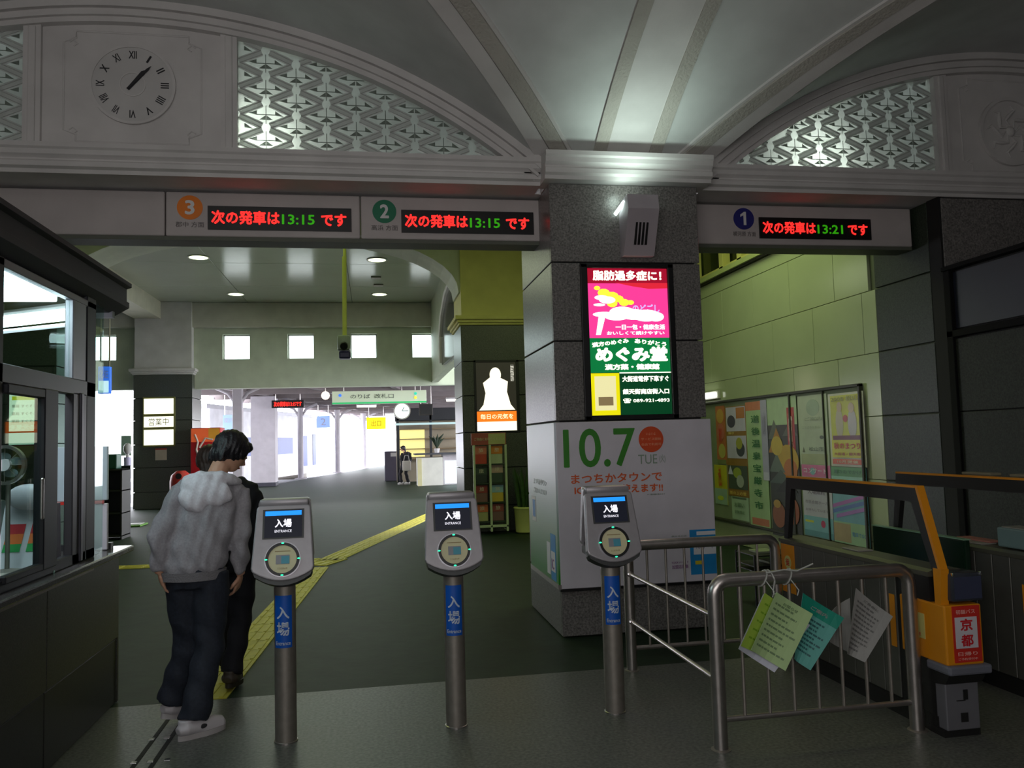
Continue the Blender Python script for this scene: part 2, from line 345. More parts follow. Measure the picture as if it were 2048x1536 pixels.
def lunette(idx, c, a, clock):
    R = (a * a + RISE * RISE) / (2 * RISE); zc = ZS + RISE - R
    hw = .65; fr = .775
    T = wall_front
    # arch moulding: three stepped bands
    for r0, r1, y0 in ((R - .165, R + .02, 6.43), (R - .06, R + .02, 6.39), (R - .125, R - .10, 6.40)):
        am = math.asin(min(1, a / R)) + .01; A = []; n = 48
        o = []; q = []
        for k in range(n + 1):
            t = -am + 2 * am * k / n
            o.append((c + r1 * math.sin(t), zc + r1 * math.cos(t))); q.append((c + r0 * math.sin(t), zc + r0 * math.cos(t)))
        m_ = MB(); m_.strip([Vector((p[0], y0, p[1])) for p in o], [Vector((p[0], y0, p[1])) for p in q]); m_.strip([Vector((p[0], y0, p[1])) for p in q], [Vector((p[0], 6.54, p[1])) for p in q])
        m_.strip([Vector((p[0], y0, p[1])) for p in o], [Vector((p[0], 6.54, p[1])) for p in o])
        m_.put('arch_moulding', plaster, T, smooth=True)
    zt = lambda x, d=.1: zc + math.sqrt((R - d) ** 2 - (x - c) ** 2)
    # centre panel with raised border
    pts = [(c - hw, ZS), (c + hw, ZS)] + [(c + hw - 2 * hw * k / 10, zt(c + hw - 2 * hw * k / 10)) for k in range(11)]
    MB().prism(pts, 'y', 6.49, 6.56).put('centre_panel', plaster, T)
    for s in (-1, 1):
        x0, x1 = sorted((c + s * hw, c + s * fr))
        MB().prism([(x0, ZS), (x1, ZS), (x1, zt(x1)), (x0, zt(x0))], 'y', 6.455, 6.56).put('panel_stile', plaster, T)
        MB().bev(x0 + .035, x1 - .035, 6.44, 6.47, ZS, min(zt(x0), zt(x1)) - .06, .01).put('stile_bead', plaster, T)
    b = MB(); z0, z1 = 3.93, 4.80; q = .09; hx = .50
    loop = [(-hx + q, z0), (hx - q, z0), (hx - q, z0 + q * .6), (hx, z0 + q), (hx, z1 - q), (hx - q, z1 - q * .6), (hx - q, z1), (-hx + q, z1), (-hx + q, z1 - q * .6), (-hx, z1 - q), (-hx, z0 + q), (-hx + q, z0 + q * .6), (-hx + q, z0)]
    b.tube([(c + x, 6.488, z) for x, z in loop], .008, 6, cap=False)
    for sx in (-1, 1):
        for zz in (z0 + .09, z1 - .09):
            b.tube([(c + sx * (hx - .04), 6.488, zz), (c + sx * (hx - .07), 6.485, zz + .02), (c + sx * (hx - .10), 6.485, zz - .01), (c + sx * (hx - .07), 6.485, zz - .03)], .006, 6)
    b.put('panel_bead', plaster, T, smooth=True)
    # glass: frosted sheets with raised pattern
    gl = frostmat('frosted_glass', (186, 192, 186), .6); rg = frostmat('raised_glass', (200, 204, 200), .25); dk = frostmat('recessed_glass', (120, 128, 120), .3)
    for s in (-1, 1):
        e = math.sqrt((R - .15) ** 2 - (ZS - zc) ** 2); n = 20
        top = [(c + s * (fr + (e - fr) * k / n), zc + math.sqrt(max(0, (R - .15) ** 2 - (fr + (e - fr) * k / n) ** 2))) for k in range(n + 1)]
        pts = [(c + s * fr, ZS)] + top
        w = struct(MB().prism(pts if s < 0 else pts[::-1], 'y', 6.515, 6.53).put('window_%d' % (idx + (0 if s < 0 else 1)), gl))
        inside = lambda x, z: (abs(x - c) > fr + .0) and (x - c) * s > 0 and z > ZS + .0 and (x - c) ** 2 + (z - zc) ** 2 < (R - .15) ** 2
        rb = MB(); tr = MB(); dx, dz = .235, .21
        for i in range(-1, 14):
            for j in range(-1, 8):
                x = c + s * (fr + dx * (i + .9)); z = ZS + dz * (j + .15) + (dz / 2 if i % 2 else 0)
                for sx in (-1, 1):
                    for sz in (-1, 1):
                        A = Vector((x, 0, z)); B = Vector((x + sx * dx, 0, z + sz * dz / 2))
                        if sx < 0: continue
                        d = (B - A); nn = Vector((-d.z, 0, d.x)).normalized(); 
                        for k in range(4):
                            P0 = A + d * (.13 + .74 * k / 4); P1 = A + d * (.13 + .74 * (k + 1) / 4); mid = (P0 + P1) / 2
                            if not (inside(P0.x, P0.z) and inside(P1.x, P1.z)): continue
                            for o_, wd, y in ((0, .060, 6.510), (-.016, .008, 6.505), (.016, .008, 6.505)):
                                q0 = P0 + nn * o_; q1 = P1 + nn * o_
                                rb.add([(q0 + nn * wd / 2) + Y_ * 6.514, (q1 + nn * wd / 2) + Y_ * 6.514, (q1 + nn * wd / 4) + Y_ * y, (q1 - nn * wd / 4) + Y_ * y, (q1 - nn * wd / 2) + Y_ * 6.514, (q0 - nn * wd / 2) + Y_ * 6.514, (q0 - nn * wd / 4) + Y_ * y, (q0 + nn * wd / 4) + Y_ * y],
                                       [(0, 1, 2, 7), (7, 2, 3, 6), (6, 3, 4, 5)])
                # T bars and little triangles halfway between the nodes
                for sx in (-1, 1):
                    bx0 = x + sx * dx * .5; bz = z
                    L_ = [(x + sx * .10, z + .012 * sx), (x + sx * .165, z + .034), (x + sx * .165, z - .004)]
                    if all(inside(*p) for p in L_): tr.add([(p[0], 6.512, p[1]) for p in L_], [(0, 1, 2)])
                    L_ = [(x + sx * .165, z + .004), (x + sx * .235, z + .004), (x + sx * .235, z - .003), (x + sx * .165, z - .003)]
                    if all(inside(*p) for p in L_): tr.add([(p[0], 6.512, p[1]) for p in L_], [(0, 1, 2, 3)])
                    L_ = [(x + sx * .004, z + dz * .30), (x + sx * .004, z + dz * .48), (x + sx * .055, z + dz * .30)]
                    if all(inside(*p) for p in L_): tr.add([(p[0], 6.512, p[1]) for p in L_], [(0, 1, 2)])
                L_ = [(x - .003, z + .03), (x + .003, z + .03), (x + .003, z + dz - .03), (x - .003, z + dz - .03)]
                if all(inside(*p) for p in L_): tr.add([(p[0], 6.511, p[1]) for p in L_], [(0, 1, 2, 3)])
        if rb.v: tag(rb.put('raised_pattern', rg, w), kind='stuff')
        if tr.v: tag(tr.put('recessed_pattern', dk, w), kind='stuff')
    return zc
lunette(1, *BAYS[0], True)
lunette(3, *BAYS[1], False)

# clock on the left lunette
C = Vector((-1.78, 6.485, 4.39))
ck = thing('wall_clock', 'round white wall clock with black Roman numerals in the arch above the gate signs', 'clock', tuple(C))
MB().disc(C, .30, -Y_, .012, 48).put('clock_face', mat('clock_white', (196, 194, 192), .6), ck)
MB().ring(C, .295, .315, -Y_, .02, 48).put('bezel', plaster, ck, smooth=True)
MB().ring(C - Y_ * .012, .088, .096, -Y_, .006, 36).put('centre_ring', plaster, ck, smooth=True)
ink = mat('clock_ink', (34, 34, 38), .6)
for k, s in enumerate(['XII', 'I', 'II', 'III', 'IIII', 'V', 'VI', 'VII', 'VIII', 'IX', 'X', 'XI']):
    t = k * PI / 6; rad = Vector((math.sin(t), 0, math.cos(t))); tan = Vector((math.cos(t), 0, -math.sin(t)))
    lettering(s, C + rad * .235 - Y_ * .012, {'I': .016, 'II': .03, 'III': .045, 'IIII': .055, 'VIII': .06, 'XII': .058}.get(s, .045), .062, tan, rad, ink, ck, bold=.02, name='numeral')
for L, w, ang, nm in ((.20, .016, 43, 'minute_hand'), (.15, .028, 39, 'hour_hand')):
    t = math.radians(ang); u = Vector((math.sin(t), 0, math.cos(t))); v = Vector((math.cos(t), 0, -math.sin(t))); m_ = MB()
    p = [C - u * .055 - v * w * .4, C - u * .055 + v * w * .4, C + u * L * .8 + v * w * .6, C + u * L, C + u * L * .8 - v * w * .6]
    y = .022 if nm[0] == 'm' else .016
    m_.add([q - Y_ * y for q in p] + [q - Y_ * (y + .004) for q in p], [(4, 3, 2, 1, 0), (5, 6, 7, 8, 9)] + [(i, (i + 1) % 5, (i + 1) % 5 + 5, i + 5) for i in range(5)])
    m_.put(nm, ink, ck)
# carved medallion on the right lunette
C = Vector((5.91, 6.485, 4.31))
md = thing('plaster_medallion', 'round plaster medallion carved with leaf scrolls in the right arch', 'medallion', tuple(C))
MB().disc(C, .30, -Y_, .008, 48).put('back_disc', plaster, md)
MB().ring(C, .295, .325, -Y_, .03, 48).put('rim', plaster, md, smooth=True)
for k in range(8):
    t = k * PI / 4; u = Vector((math.cos(t), 0, math.sin(t))); v = Vector((-math.sin(t), 0, math.cos(t)))
    MB().tube([C - Y_ * .015 + u * (.05 + .05 * q) + v * (.05 * math.sin(q * 1.5)) for q in range(5)], [.006, .016, .02, .014, .005], 8).put('carved_leaf', plaster, md, smooth=True)
MB().ell(C - Y_ * .01, (.05, .03, .05)).put('carved_boss', plaster, md, smooth=True)

# ------------------------------------------------------------------ granite pillars
def pillar(name, x0, x1, y0, y1, label, zt=3.67, cap=True, upper=None, box=None, zs=(0, .41, 1.06, 1.71, 2.36, 3.01, 3.67), gm=granite, fx=.24):
    T = thing(name, label, 'pillar', ((x0 + x1) / 2, (y0 + y1) / 2, 0))
    g = .035
    bx(x0 + g, x1 - g, y0 + g, y1 - g, 0, zt).put('core', joint, T)
    for a, b in zip(zs[:-1], zs[1:]):
        a += .006; b -= .006
        segs = [(x0, x1)]
        if box and a > 1.6 and b < 3.1: segs = [(x0, x0 + fx), (x1 - fx, x1)]
        for q0, q1 in segs: MB().bev(q0, q1, y0, y0 + g, a, b, .004, 1).put('stone_panel', gm, T)
        MB().bev(x0, x0 + g, y0 + g + .002, y1, a, b, .004, 1).put('stone_panel', gm, T)
        MB().bev(x1 - g, x1, y0 + g + .002, y1, a, b, .004, 1).put('stone_panel', gm, T)
        MB().bev(x0 + g, x1 - g, y1 - g, y1, a, b, .004, 1).put('stone_panel', gm, T)
    if cap:
        for o_, z0, z1 in ((.03, zt, zt + .04), (.06, zt + .04, zt + .09), (.10, zt + .09, zt + .16)):
            MB().bev(x0 - o_, x1 + o_, y0 - o_, y1 + o_, z0, z1, .01).put('capital_moulding', upper or plaster, T, smooth=True)
        bx(x0 + .02, x1 - .02, y0 + .02, y1 - .02, zt + .16, 5.585).put('plaster_shaft', upper or plaster, T)
    return T
pillar('granite_pillar', 1.46, 2.74, 6.37, 7.65, 'grey granite pillar nearest the gates carrying the pink and green lit advertisement', cap=False, box=True)
yel = mat('yellow_light_tint', (206, 200, 120), .7)  # yellow cast of the hall light put into the colour
pillar('granite_pillar', 1.55, 2.74, 14, 15.28, 'granite pillar with yellow upper shaft behind the brochure rack', zt=3.60, upper=yel, box=True, zs=(0, .45, 1.1, 1.72, 2.36, 2.96, 3.60), gm=granite_d)
pillar('granite_pillar', -6.30, -4.80, 23.1, 24.3, 'distant granite pillar on the left with a white three-part lit sign', zt=3.60, box=False, zs=(0, .45, 1.1, 1.72, 2.36, 2.96, 3.60), gm=granite_d)
pillar('granite_pillar', -6.26, -4.98, 14, 15.28, 'granite pillar seen through the ticket office glass', zt=3.60, box=False, zs=(0, .45, 1.1, 1.72, 2.36, 2.96, 3.60), gm=granite_d)
pillar('granite_pillar', -6.26, -4.98, 6.52, 7.65, 'granite pillar hidden behind the ticket office', cap=False)

# ------------------------------------------------------------------ right wall: pale tiles, granite reveal, upper windows
wr = MB(); wr.box(5.13, 5.4, 6.5, 15.2, 0, 3.66); wr.box(5.13, 5.4, 7.56, 15.2, 3.66, 3.87); wr.box(5.13, 5.4, 7.56, 9.5, 3.87, 5.6); wr.box(5.13, 5.4, 12.4, 15.2, 3.87, 5.6); wr.box(5.13, 5.4, 9.5, 12.4, 4.9, 5.6)
wall_r = struct(wr.put('wall_right', mat('tile_grout', (96, 104, 84), .8)))
bz = (0, .41, 1.06, 1.71, 2.36, 3.01, 3.68, 3.87)
for r, (a, b) in enumerate(zip(bz[:-1], bz[1:])):
    y = 7.46; off = 8.20 if r % 2 else 7.70
    ys = [7.46 if r < 5 else 7.57] + [off + .972 * k for k in range(9) if 7.5 < off + .972 * k < 15.1] + [15.2]
    if r == 6: ys = [7.57, 15.2]
    for p, q in zip(ys[:-1], ys[1:]):
        MB().bev(5.10, 5.135, p + .003, q - .003, a + .003, b - .003, .003, 1).put('tile', tilemat, wall_r)
for a, b in zip((0, .41, 1.06, 1.71, 2.36, 3.01), (.41, 1.06, 1.71, 2.36, 3.01, 3.67)):
    MB().bev(5.095, 5.135, 6.62, 7.45, a + .007, b - .007, .003, 1).put('stone_panel', mat('granite_green', (44, 54, 42), .45, noise=(70, .45), spec=.3), wall_r)
bx(5.10, 5.135, 6.46, 6.62, 0, 3.67).put('corner_groove', joint, wall_r)
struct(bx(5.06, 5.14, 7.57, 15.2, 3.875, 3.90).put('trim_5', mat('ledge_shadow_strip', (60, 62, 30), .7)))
ledge = struct(bx(5.02, 5.16, 7.57, 15.2, 3.90, 3.97).put('trim_6', mat('ledge_green', (170, 180, 120), .5)))
wn = struct(bx(5.30, 5.34, 9.5, 12.4, 3.97, 4.9).put('window_5', glassmat('window_glass_dim', (150, 160, 120))))
for y in (9.5, 9.78, 10.55, 11.15, 12.2):
    MB().bev(5.16, 5.28, y, y + .14 if y != 9.78 else y + .06, 3.97, 4.9, .006).put('window_post', yel, wn)
bx(5.16, 5.28, 9.5, 12.4, 3.97, 4.06).put('window_sill', yel, wn)
struct(bx(5.6, 5.7, 9.0, 13, 3.8, 5.2).put('wall_recess', mat('olive_paint', (120, 118, 60), .7)))
# granite wall right of the reveal and the lower enclosure beside the gates
w2 = struct(bx(5.14, 9.1, 6.48, 6.62, 0, 3.67).put('wall_front', joint))
for x0, x1 in ((5.12, 5.98), (5.99, 7.5), (7.51, 9.08)):
    for a, b in ((0, 1.06), (1.06, 2.36), (2.36, 3.0), (3.0, 3.66)):
        MB().bev(x0, x1, 6.45, 6.485, a + .006, b - .006, .003, 1).put('stone_panel', granite, w2)
granite_k = mat('granite_enclosure', (50, 54, 47), .6, noise=(70, .4), spec=.25)
en = thing('shutter_enclosure', 'dark granite enclosure with a navy shutter panel at the right edge', 'enclosure', (5.6, 5, 0))
bx(5.14, 7.4, 2.2, 6.40, 0, 2.97).put('core', joint, en)
for y0, y1 in ((2.2, 3.3), (3.3, 4.4), (4.4, 5.5), (5.5, 6.42)):
    for a, b in ((0, .41), (.41, 1.06), (1.06, 1.71), (1.71, 2.36)):
        MB().bev(5.105, 5.145, y0 + .004, y1 - .004, a + .005, b - .005, .003, 1).put('stone_panel', granite_k, en)
bx(5.12, 5.145, 2.2, 6.36, 2.45, 2.95).put('shutter_panel', mat('navy_shutter', (34, 38, 52), .5), en)
MB().bev(5.06, 5.2, 2.2, 6.44, 2.97, 3.01, .006).put('top_rail', mat('black_matte', (14, 14, 15), .8, spec=.2), en)
MB().bev(5.08, 5.2, 2.2, 6.44, 2.37, 2.43, .006).put('lower_rail', mat('black_matte'), en)
MB().bev(5.08, 5.2, 6.36, 6.44, 0, 3.0, .006).put('end_post', mat('black_matte'), en)

# ------------------------------------------------------------------ concourse: ceiling, arches, back wall
cl = struct(bx(-12, 5.4, 7.55, 23.6, 5.62, 5.75).put('ceiling', joint))
panel_m = mat('satin_ceiling_panel', (180, 186, 170), .16, 0, noise=(1.2, .03), bump=(1.5, .04), spec=.9)
for i in range(6):
    for j in range(6):
        x0 = -11.9 + 2.85 * i; y0 = 7.6 + 2.65 * j
        MB().bev(x0, min(x0 + 2.84, 5.39), y0, y0 + 2.64, 5.59, 5.625, .004, 1).put('ceiling_panel', panel_m, cl)
def arch_plate(name, c, a, y0, y1, x0, x1, rise=1.7, z0=3.7, m=plaster, pw=2.6):
    pts = [(x0, 5.59), (x0, z0), (c - a, z0)] + [(c + a * math.sin(PI / 2 * (k / 12)), z0 + rise * (max(0, 1 - abs(math.sin(PI / 2 * k / 12)) ** pw)) ** (1 / pw)) for k in range(-12, 13)] + [(c + a, z0), (x1, z0), (x1, 5.59)]
    n = len(pts); m_ = MB()
    for i in range(2, n - 3):   # strips between intrados and top
        p, q = pts[i], pts[i + 1]
        if abs(p[0] - q[0]) < 1e-6: continue
        m_.prism([p, q, (q[0], 5.59), (p[0], 5.59)], 'y', y0, y1)
    m_.box(x0, c - a, y0, y1, 3.77, 5.59); m_.box(c + a, x1, y0, y1, z0, 5.59)
    return struct(m_.put(name, m))
arch_plate('trim_7', -1.73, 3.27, 14.1, 15.1, -5.2, 1.6, rise=1.12, z0=4.2, pw=2.1, m=mat('arch_plaster', (196, 200, 180), .7))
# window wall above the far opening
wb = MB(); Y0, Y1 = 23.4, 23.75
wins = [(-7.55, -6.83), (-4.06, -3.33), (-2.31, -1.58), (-.57, .17), (1.16, 1.91)]
wb.box(-12, 5.4, Y0, Y1, 3.22, 4.02); wb.box(-12, 5.4, Y0, Y1, 4.73, 5.62)
xs = [-12] + [v for w in wins for v in w] + [5.4]
for k in range(0, len(xs), 2): wb.box(xs[k], xs[k + 1], Y0, Y1, 4.02, 4.73)
wall_b = struct(wb.put('wall_back', mat('back_wall_paint', (188, 196, 176), .6)))
struct(MB().bev(-12, 5.4, 23.2, 23.42, 4.90, 5.59, .02).put('trim_8', mat('pelmet_paint', (196, 194, 182), .6)))
for i, (a, b) in enumerate(wins):
    w = struct(MB().box(a, b, 23.62, 23.63, 4.02, 4.73).put('window_%d' % (i + 6), glassmat('window_glass')))
    f = MB()
    for q in ((a, a + .03, 4.02, 4.73), (b - .03, b, 4.02, 4.73), (a, b, 4.02, 4.05), (a, b, 4.70, 4.73)): f.box(q[0], q[1], 23.55, 23.66, q[2], q[3])
    f.put('window_frame', white, w)
# side wall with dark arched glazing beyond the yellow pillar
sw = struct(bx(1.72, 1.9, 15.3, 23.4, 3.3, 5.6).put('wall_side', mat('side_wall_paint', (176, 184, 160), .6)))
ag = [(15.3, 4.72), (16.3, 4.86), (17.6, 4.80), (18.7, 4.50), (19.2, 4.05), (19.25, 3.4)]
pts = ag + [(15.3, 3.3)]
MB().prism(pts, 'x', 1.66, 1.72).put('dark_glazing', mat('dark_glass', (22, 24, 34), .15), sw)
MB().tube([(1.66, y + .05, z + .05) for y, z in ag], .07, 8).put('arch_trim', plaster, sw, smooth=True)
struct(MB().box(-6.3, -5.62, 15.3, 23.2, 5.13, 5.59).put('trim_9', mat('beam_paint', (190, 188, 168), .7)))
struct(bx(-12.1, -12, 7.5, 24, 0, 5.6).put('wall_left', granite_d))
struct(bx(-12, -6.3, 7.5, 7.6, 0, 5.6).put('wall_left', plaster))
struct(bx(2.74, 5.4, 15.0, 15.2, 0, 5.6).put('wall_side', tilemat))
# ------------------------------------------------------------------ platform beyond the opening
roofm = mat('canopy_paint', (128, 118, 118), .6)
rf = MB(); rf.prism([(-9.2, 23.8), (9.0, 23.8), (9.0, 62), (.4, 62), (-1.6, 54), (-4.6, 40), (-6.4, 32)], 'z', 3.72, 3.82)
roof = struct(rf.put('ceiling', roofm))
for y in range(25, 61, 3):
    xl = -8.6 + (y - 24) * .215
    MB().bev(xl, 8.8, y, y + .16, 3.52, 3.72, .01, 1).put('roof_beam', roofm, roof)
for k in range(4):
    MB().prism([(-6.2 + 3 * k, 24), (-6.0 + 3 * k, 24), (1.7 + 2 * k, 61), (1.5 + 2 * k, 61)], 'z', 3.60, 3.72).put('roof_purlin', roofm, roof)
colm = mat('white_column_paint', (190, 184, 190), .6)
def post_col(px, y, w, z, label, square=False, brace=True):
    p = at(px, 880, 'y', y); x = p.x
    t = thing('platform_column', label, 'column', (x, y, 0))
    if square: MB().bev(x - w, x + w, y - w, y + w, .14, z, .02).put('shaft', colm, t); MB().bev(x - w - .01, x + w + .01, y - w - .01, y + w + .01, 0, .16, .01).put('dark_base', mat('column_base', (60, 60, 70), .7), t)
    else:
        MB().tube([(x, y, 0), (x, y, z)], w, 12).put('shaft', colm, t, smooth=True); MB().lathe([(w * 2.2, 0), (w * 2.2, .03), (w * 1.3, .06)], (x, y, 0)).put('base_plate', colm, t)
    if brace:
        for s in (-1, 1): MB().tube([(x, y, z - .7), (x + s * .3, y, z - .25), (x + s * .8, y, z - .02)], .06, 8).put('brace', colm, t, smooth=True)
post_col(529, 34.0, .47, 3.6, 'thick square white platform column with a dark base', True, False)
post_col(476, 27.5, .15, 3.6, 'slender white column just right of the young man\'s head', True)
post_col(601, 40.0, .13, 3.6, 'thin white platform column, nearest of the three in the bright opening')
post_col(675, 46.8, .15, 3.6, 'thin white platform column, middle of the three in the bright opening')
post_col(727, 53.7, .17, 3.6, 'thin white platform column, farthest of the three in the bright opening')
tube_m = mat('tube_light', (255, 255, 255), emit=(255, 244, 224), es=5)
warm = mat('warm_bulb', (255, 255, 255), emit=(255, 226, 190), es=6)
for i, (px, py, L, nm) in enumerate(((410, 801, .7, 'above the red vending machine'), (733, 812, 1.0, 'just left of the round platform clock'), (608, 826, 1.2, 'under the red departure display'), (790, 829, 1.3, 'at the left edge of the round platform clock'), (470, 822, .8, 'between the two leftmost platform columns'), (905, 800, .6, 'near the yellow pillar'))):
    p = at(px, py, 'z', 3.45); t = thing('tube_lamp', 'fluorescent tube lamp under the platform roof ' + nm, 'lamp', tuple(p), group='platform tube lamps')
    MB().bev(p.x - L / 2, p.x + L / 2, p.y - .08, p.y + .08, p.z + .03, 3.56, .01).put('housing', white, t)
    MB().tube([(p.x - L / 2 + .03, p.y, p.z), (p.x + L / 2 - .03, p.y, p.z)], .06, 8).put('tube', tube_m, t)
p = at(651, 791, 'z', 3.3); t = thing('globe_lamp', 'small warm globe lamp under the platform roof beside the green direction sign', 'lamp', tuple(p))
MB().ell(p, (.14, .14, .14)).put('globe', warm, t); MB().tube([p + Z_ * .1, (p.x, p.y, 3.56)], .02, 6).put('stem', white, t)
# hanging signs over the platform
def hang(name, label, cat, x0, x1, y, z0, z1, m, th=.16, top=3.72):
    t = thing(name, label, cat, ((x0 + x1) / 2, y, z0))
    MB().bev(x0, x1, y, y + th, z0, z1, .01).put('sign_box', m, t)
    for x in (x0 + .12 * (x1 - x0), x1 - .12 * (x1 - x0)): MB().tube([(x, y + th / 2, z1), (x, y + th / 2, top)], .02, 6).put('hanger', steel, t)
    return t
a = at(543, 801, 'y', 33); b = at(608, 815, 'y', 33)
t = hang('led_display', 'narrow hanging display with a line of red dot letters above the thick white column', 'sign', a.x, b.x, 33, b.z, a.z, black)
redled = mat('red_led', (60, 0, 0), emit=(255, 40, 30), es=2.2)
lettering('次の発車は13:15です', ((a.x + b.x) / 2, 32.99, (a.z + b.z) / 2), (b.x - a.x) * .86, .2, X_, Z_, redled, t, .03)
a = at(664, 783, 'y', 25); b = at(853, 805, 'y', 25)
t = hang('direction_sign', 'long pale lit direction sign with a green bottom stripe over the far opening', 'sign', a.x, b.x, 25, b.z, a.z, mat('pale_lit_sign', (200, 210, 190), .5, emit=(170, 180, 150), es=.45), top=3.72)
bx(a.x, b.x, 24.985, 25, b.z, b.z + .05).put('green_stripe', mat('green_stripe', (30, 160, 90), emit=(60, 200, 120), es=.6), t)
lettering('のりば  改札口', (a.x + (b.x - a.x) * .42, 24.98, (a.z + b.z) / 2 + .03), 1.3, .14, X_, Z_, mat('sign_ink', (90, 100, 90)), t, .01)
for px, py, c in ((680, 791, (60, 120, 230)), (831, 787, (40, 190, 160)), (831, 795, (220, 210, 60))):
    q = at(px, py, 'y', 24.98); MB().disc(q, .045, -Y_, .006, 16).put('route_dot', mat('dot%d' % c[0], c, emit=c, es=.8), t)
c = at(804, 822, 'y', 30); t = thing('platform_clock', 'round white backlit platform clock hanging in front of the kiosk', 'clock', tuple(c))
MB().disc(c, .28, -Y_, .05, 36).put('clock_face', mat('lit_dial', (240, 250, 245), emit=(225, 255, 245), es=1.0), t); MB().ring(c + Y_ * .02, .27, .31, -Y_, .09, 36).put('rim', steel, t, smooth=True); MB().tube([c + Z_ * .3, (c.x, c.y, 3.72)], .02, 6).put('hanger', steel, t)
for ang, L in ((30, .16), (90, .23)):
    r_ = math.radians(ang); MB().tube([c - Y_ * .06, c - Y_ * .06 + Vector((math.sin(r_), 0, math.cos(r_))) * L], .012, 6).put('hand', black, t)
a = at(838, 808, 'y', 30); b = at(866, 830, 'y', 30); t = hang('dark_monitor', 'dark hanging monitor box right of the round platform clock', 'monitor', a.x, b.x, 30, b.z, a.z, mat('brown_black', (38, 32, 26), .5)); bx(a.x + .04, b.x - .04, 29.99, 30, b.z + .04, a.z - .04).put('screen', black, t)
a = at(733, 835, 'y', 44); b = at(772, 858, 'y', 44); t = hang('yellow_sign', 'bright yellow hanging sign at the far end of the platform', 'sign', a.x, b.x, 44, b.z, a.z, mat('yellow_lit', (250, 220, 40), emit=(255, 225, 20), es=1.0)); lettering('出口', ((a.x + b.x) / 2, 43.99, (a.z + b.z) / 2), .5, .3, X_, Z_, mat('dark_olive', (140, 120, 20)), t)
a = at(633, 832, 'y', 42); b = at(660, 855, 'y', 42); t = hang('blue_sign', 'pale blue hanging sign between the thin platform columns', 'sign', a.x, b.x, 42, b.z, a.z, mat('blue_lit', (150, 175, 230), emit=(150, 180, 240), es=.7)); lettering('2', ((a.x + b.x) / 2, 41.99, (a.z + b.z) / 2), .25, .35, X_, Z_, white, t)
a = at(446, 830, 'y', 31); b = at(470, 862, 'y', 31); t = hang('blue_sign', 'pale blue and white sign above the red vending machine', 'sign', a.x, b.x, 31, b.z, a.z, _m['blue_lit']); lettering('案内', ((a.x + b.x) / 2, 30.99, a.z - .2), .36, .18, X_, Z_, white, t)
a = at(196, 733, 'y', 20); b = at(219, 787, 'y', 20); t = hang('blue_sign', 'small blue and white lit sign seen just right of the ticket office window', 'sign', a.x, b.x, 20, b.z, a.z, mat('blue_sign_face', (40, 90, 190), emit=(50, 110, 210), es=.8), top=5.6)
bx(a.x + .02, b.x - .02, 19.985, 20, b.z + .02, (a.z + b.z) / 2 - .02).put('pale_lower_half', mat('pale_cyan_lit', (200, 235, 240), emit=(190, 230, 240), es=.9), t); lettering('化粧', ((a.x + b.x) / 2, 19.98, a.z - .18), .2, .2, X_, Z_, white, t)
# tram waiting at the platform
dirv = Vector((1.44, 7.05, 0)).normalized(); nv = Vector((dirv.y, -dirv.x, 0)); base = Vector((-3.41, 40, 0)) - nv * 1.1
def T3(s, d, z): q = base + dirv * s - nv * d; return (q.x, q.y, z)
def sidebox(s0, s1, d0, d1, z0, z1): return MB().add([T3(s0, d0, z0), T3(s1, d0, z0), T3(s1, d1, z0), T3(s0, d1, z0), T3(s0, d0, z1), T3(s1, d0, z1), T3(s1, d1, z1), T3(s0, d1, z1)], [(3, 2, 1, 0), (4, 5, 6, 7), (0, 1, 5, 4), (1, 2, 6, 5), (2, 3, 7, 6), (3, 0, 4, 7)])
t = thing('tram_car', 'white tram car with blue panels waiting in the glare beside the platform', 'tram', T3(0, 1, 0))
sidebox(-8, 7.6, .0, 2.2, .1, 3.1).put('body', mat('tram_white', (235, 235, 240), .4), t); sidebox(-7.8, 7.4, .2, 2.0, 3.1, 3.3).put('roof', mat('tram_roof', (190, 190, 195), .5), t)
blu = mat('tram_blue', (40, 74, 160), .4)
for s0, s1, z0, z1 in ((-6.5, -3.5, 1.2, 2.0), (-2.6, -1.6, .5, 2.1), (-.4, 2.4, 1.2, 2.0), (3.6, 5.0, .5, 2.1), (6.1, 6.7, .5, 2.2)): sidebox(s0, s1, -.02, .01, z0, z1).put('blue_panel', blu, t)
for s in (-5, 5):
    q = Vector(T3(s, 1, .15)); MB().tube([Vector(T3(s, .1, -.0)), Vector(T3(s, 2.1, -.0))], .3, 16).put('wheel', steel_d, t)

# kiosk, counter, cabinet
t = thing('kiosk', 'dark-framed kiosk with warm shelves behind the round platform clock', 'kiosk', (1.5, 33.5, 0))
MB().box(.95, 3.6, 33.4, 33.5, 0, 2.9).put('back_wall', mat('kiosk_back', (150, 140, 120), .6), t)
for x in (.95, 2.25, 3.5): MB().bev(x, x + .1, 32.5, 32.6, 0, 2.7, .01).put('post', blackf, t)
MB().bev(.9, 3.7, 32.5, 33.5, 2.45, 2.95, .02).put('fascia', blackf, t); bx(.9, 3.6, 32.45, 32.5, 2.28, 2.36).put('light_rail', mat('rail_glow', (150, 170, 170), emit=(170, 200, 200), es=.8), t)
for z in (.9, 1.3, 1.7, 2.1): bx(1.0, 3.5, 32.9, 33.4, z, z + .04).put('shelf', mat('kiosk_shelf', (130, 110, 80)), t)
bx(1.1, 2.1, 33.3, 33.38, 1.0, 2.1).put('lit_panel', mat('kiosk_lit', (250, 240, 150), emit=(250, 235, 150), es=.55), t)
t = thing('service_counter', 'white service counter with a dark top and a bright lit panel at the far right', 'counter', (2.4, 29.8, 0))
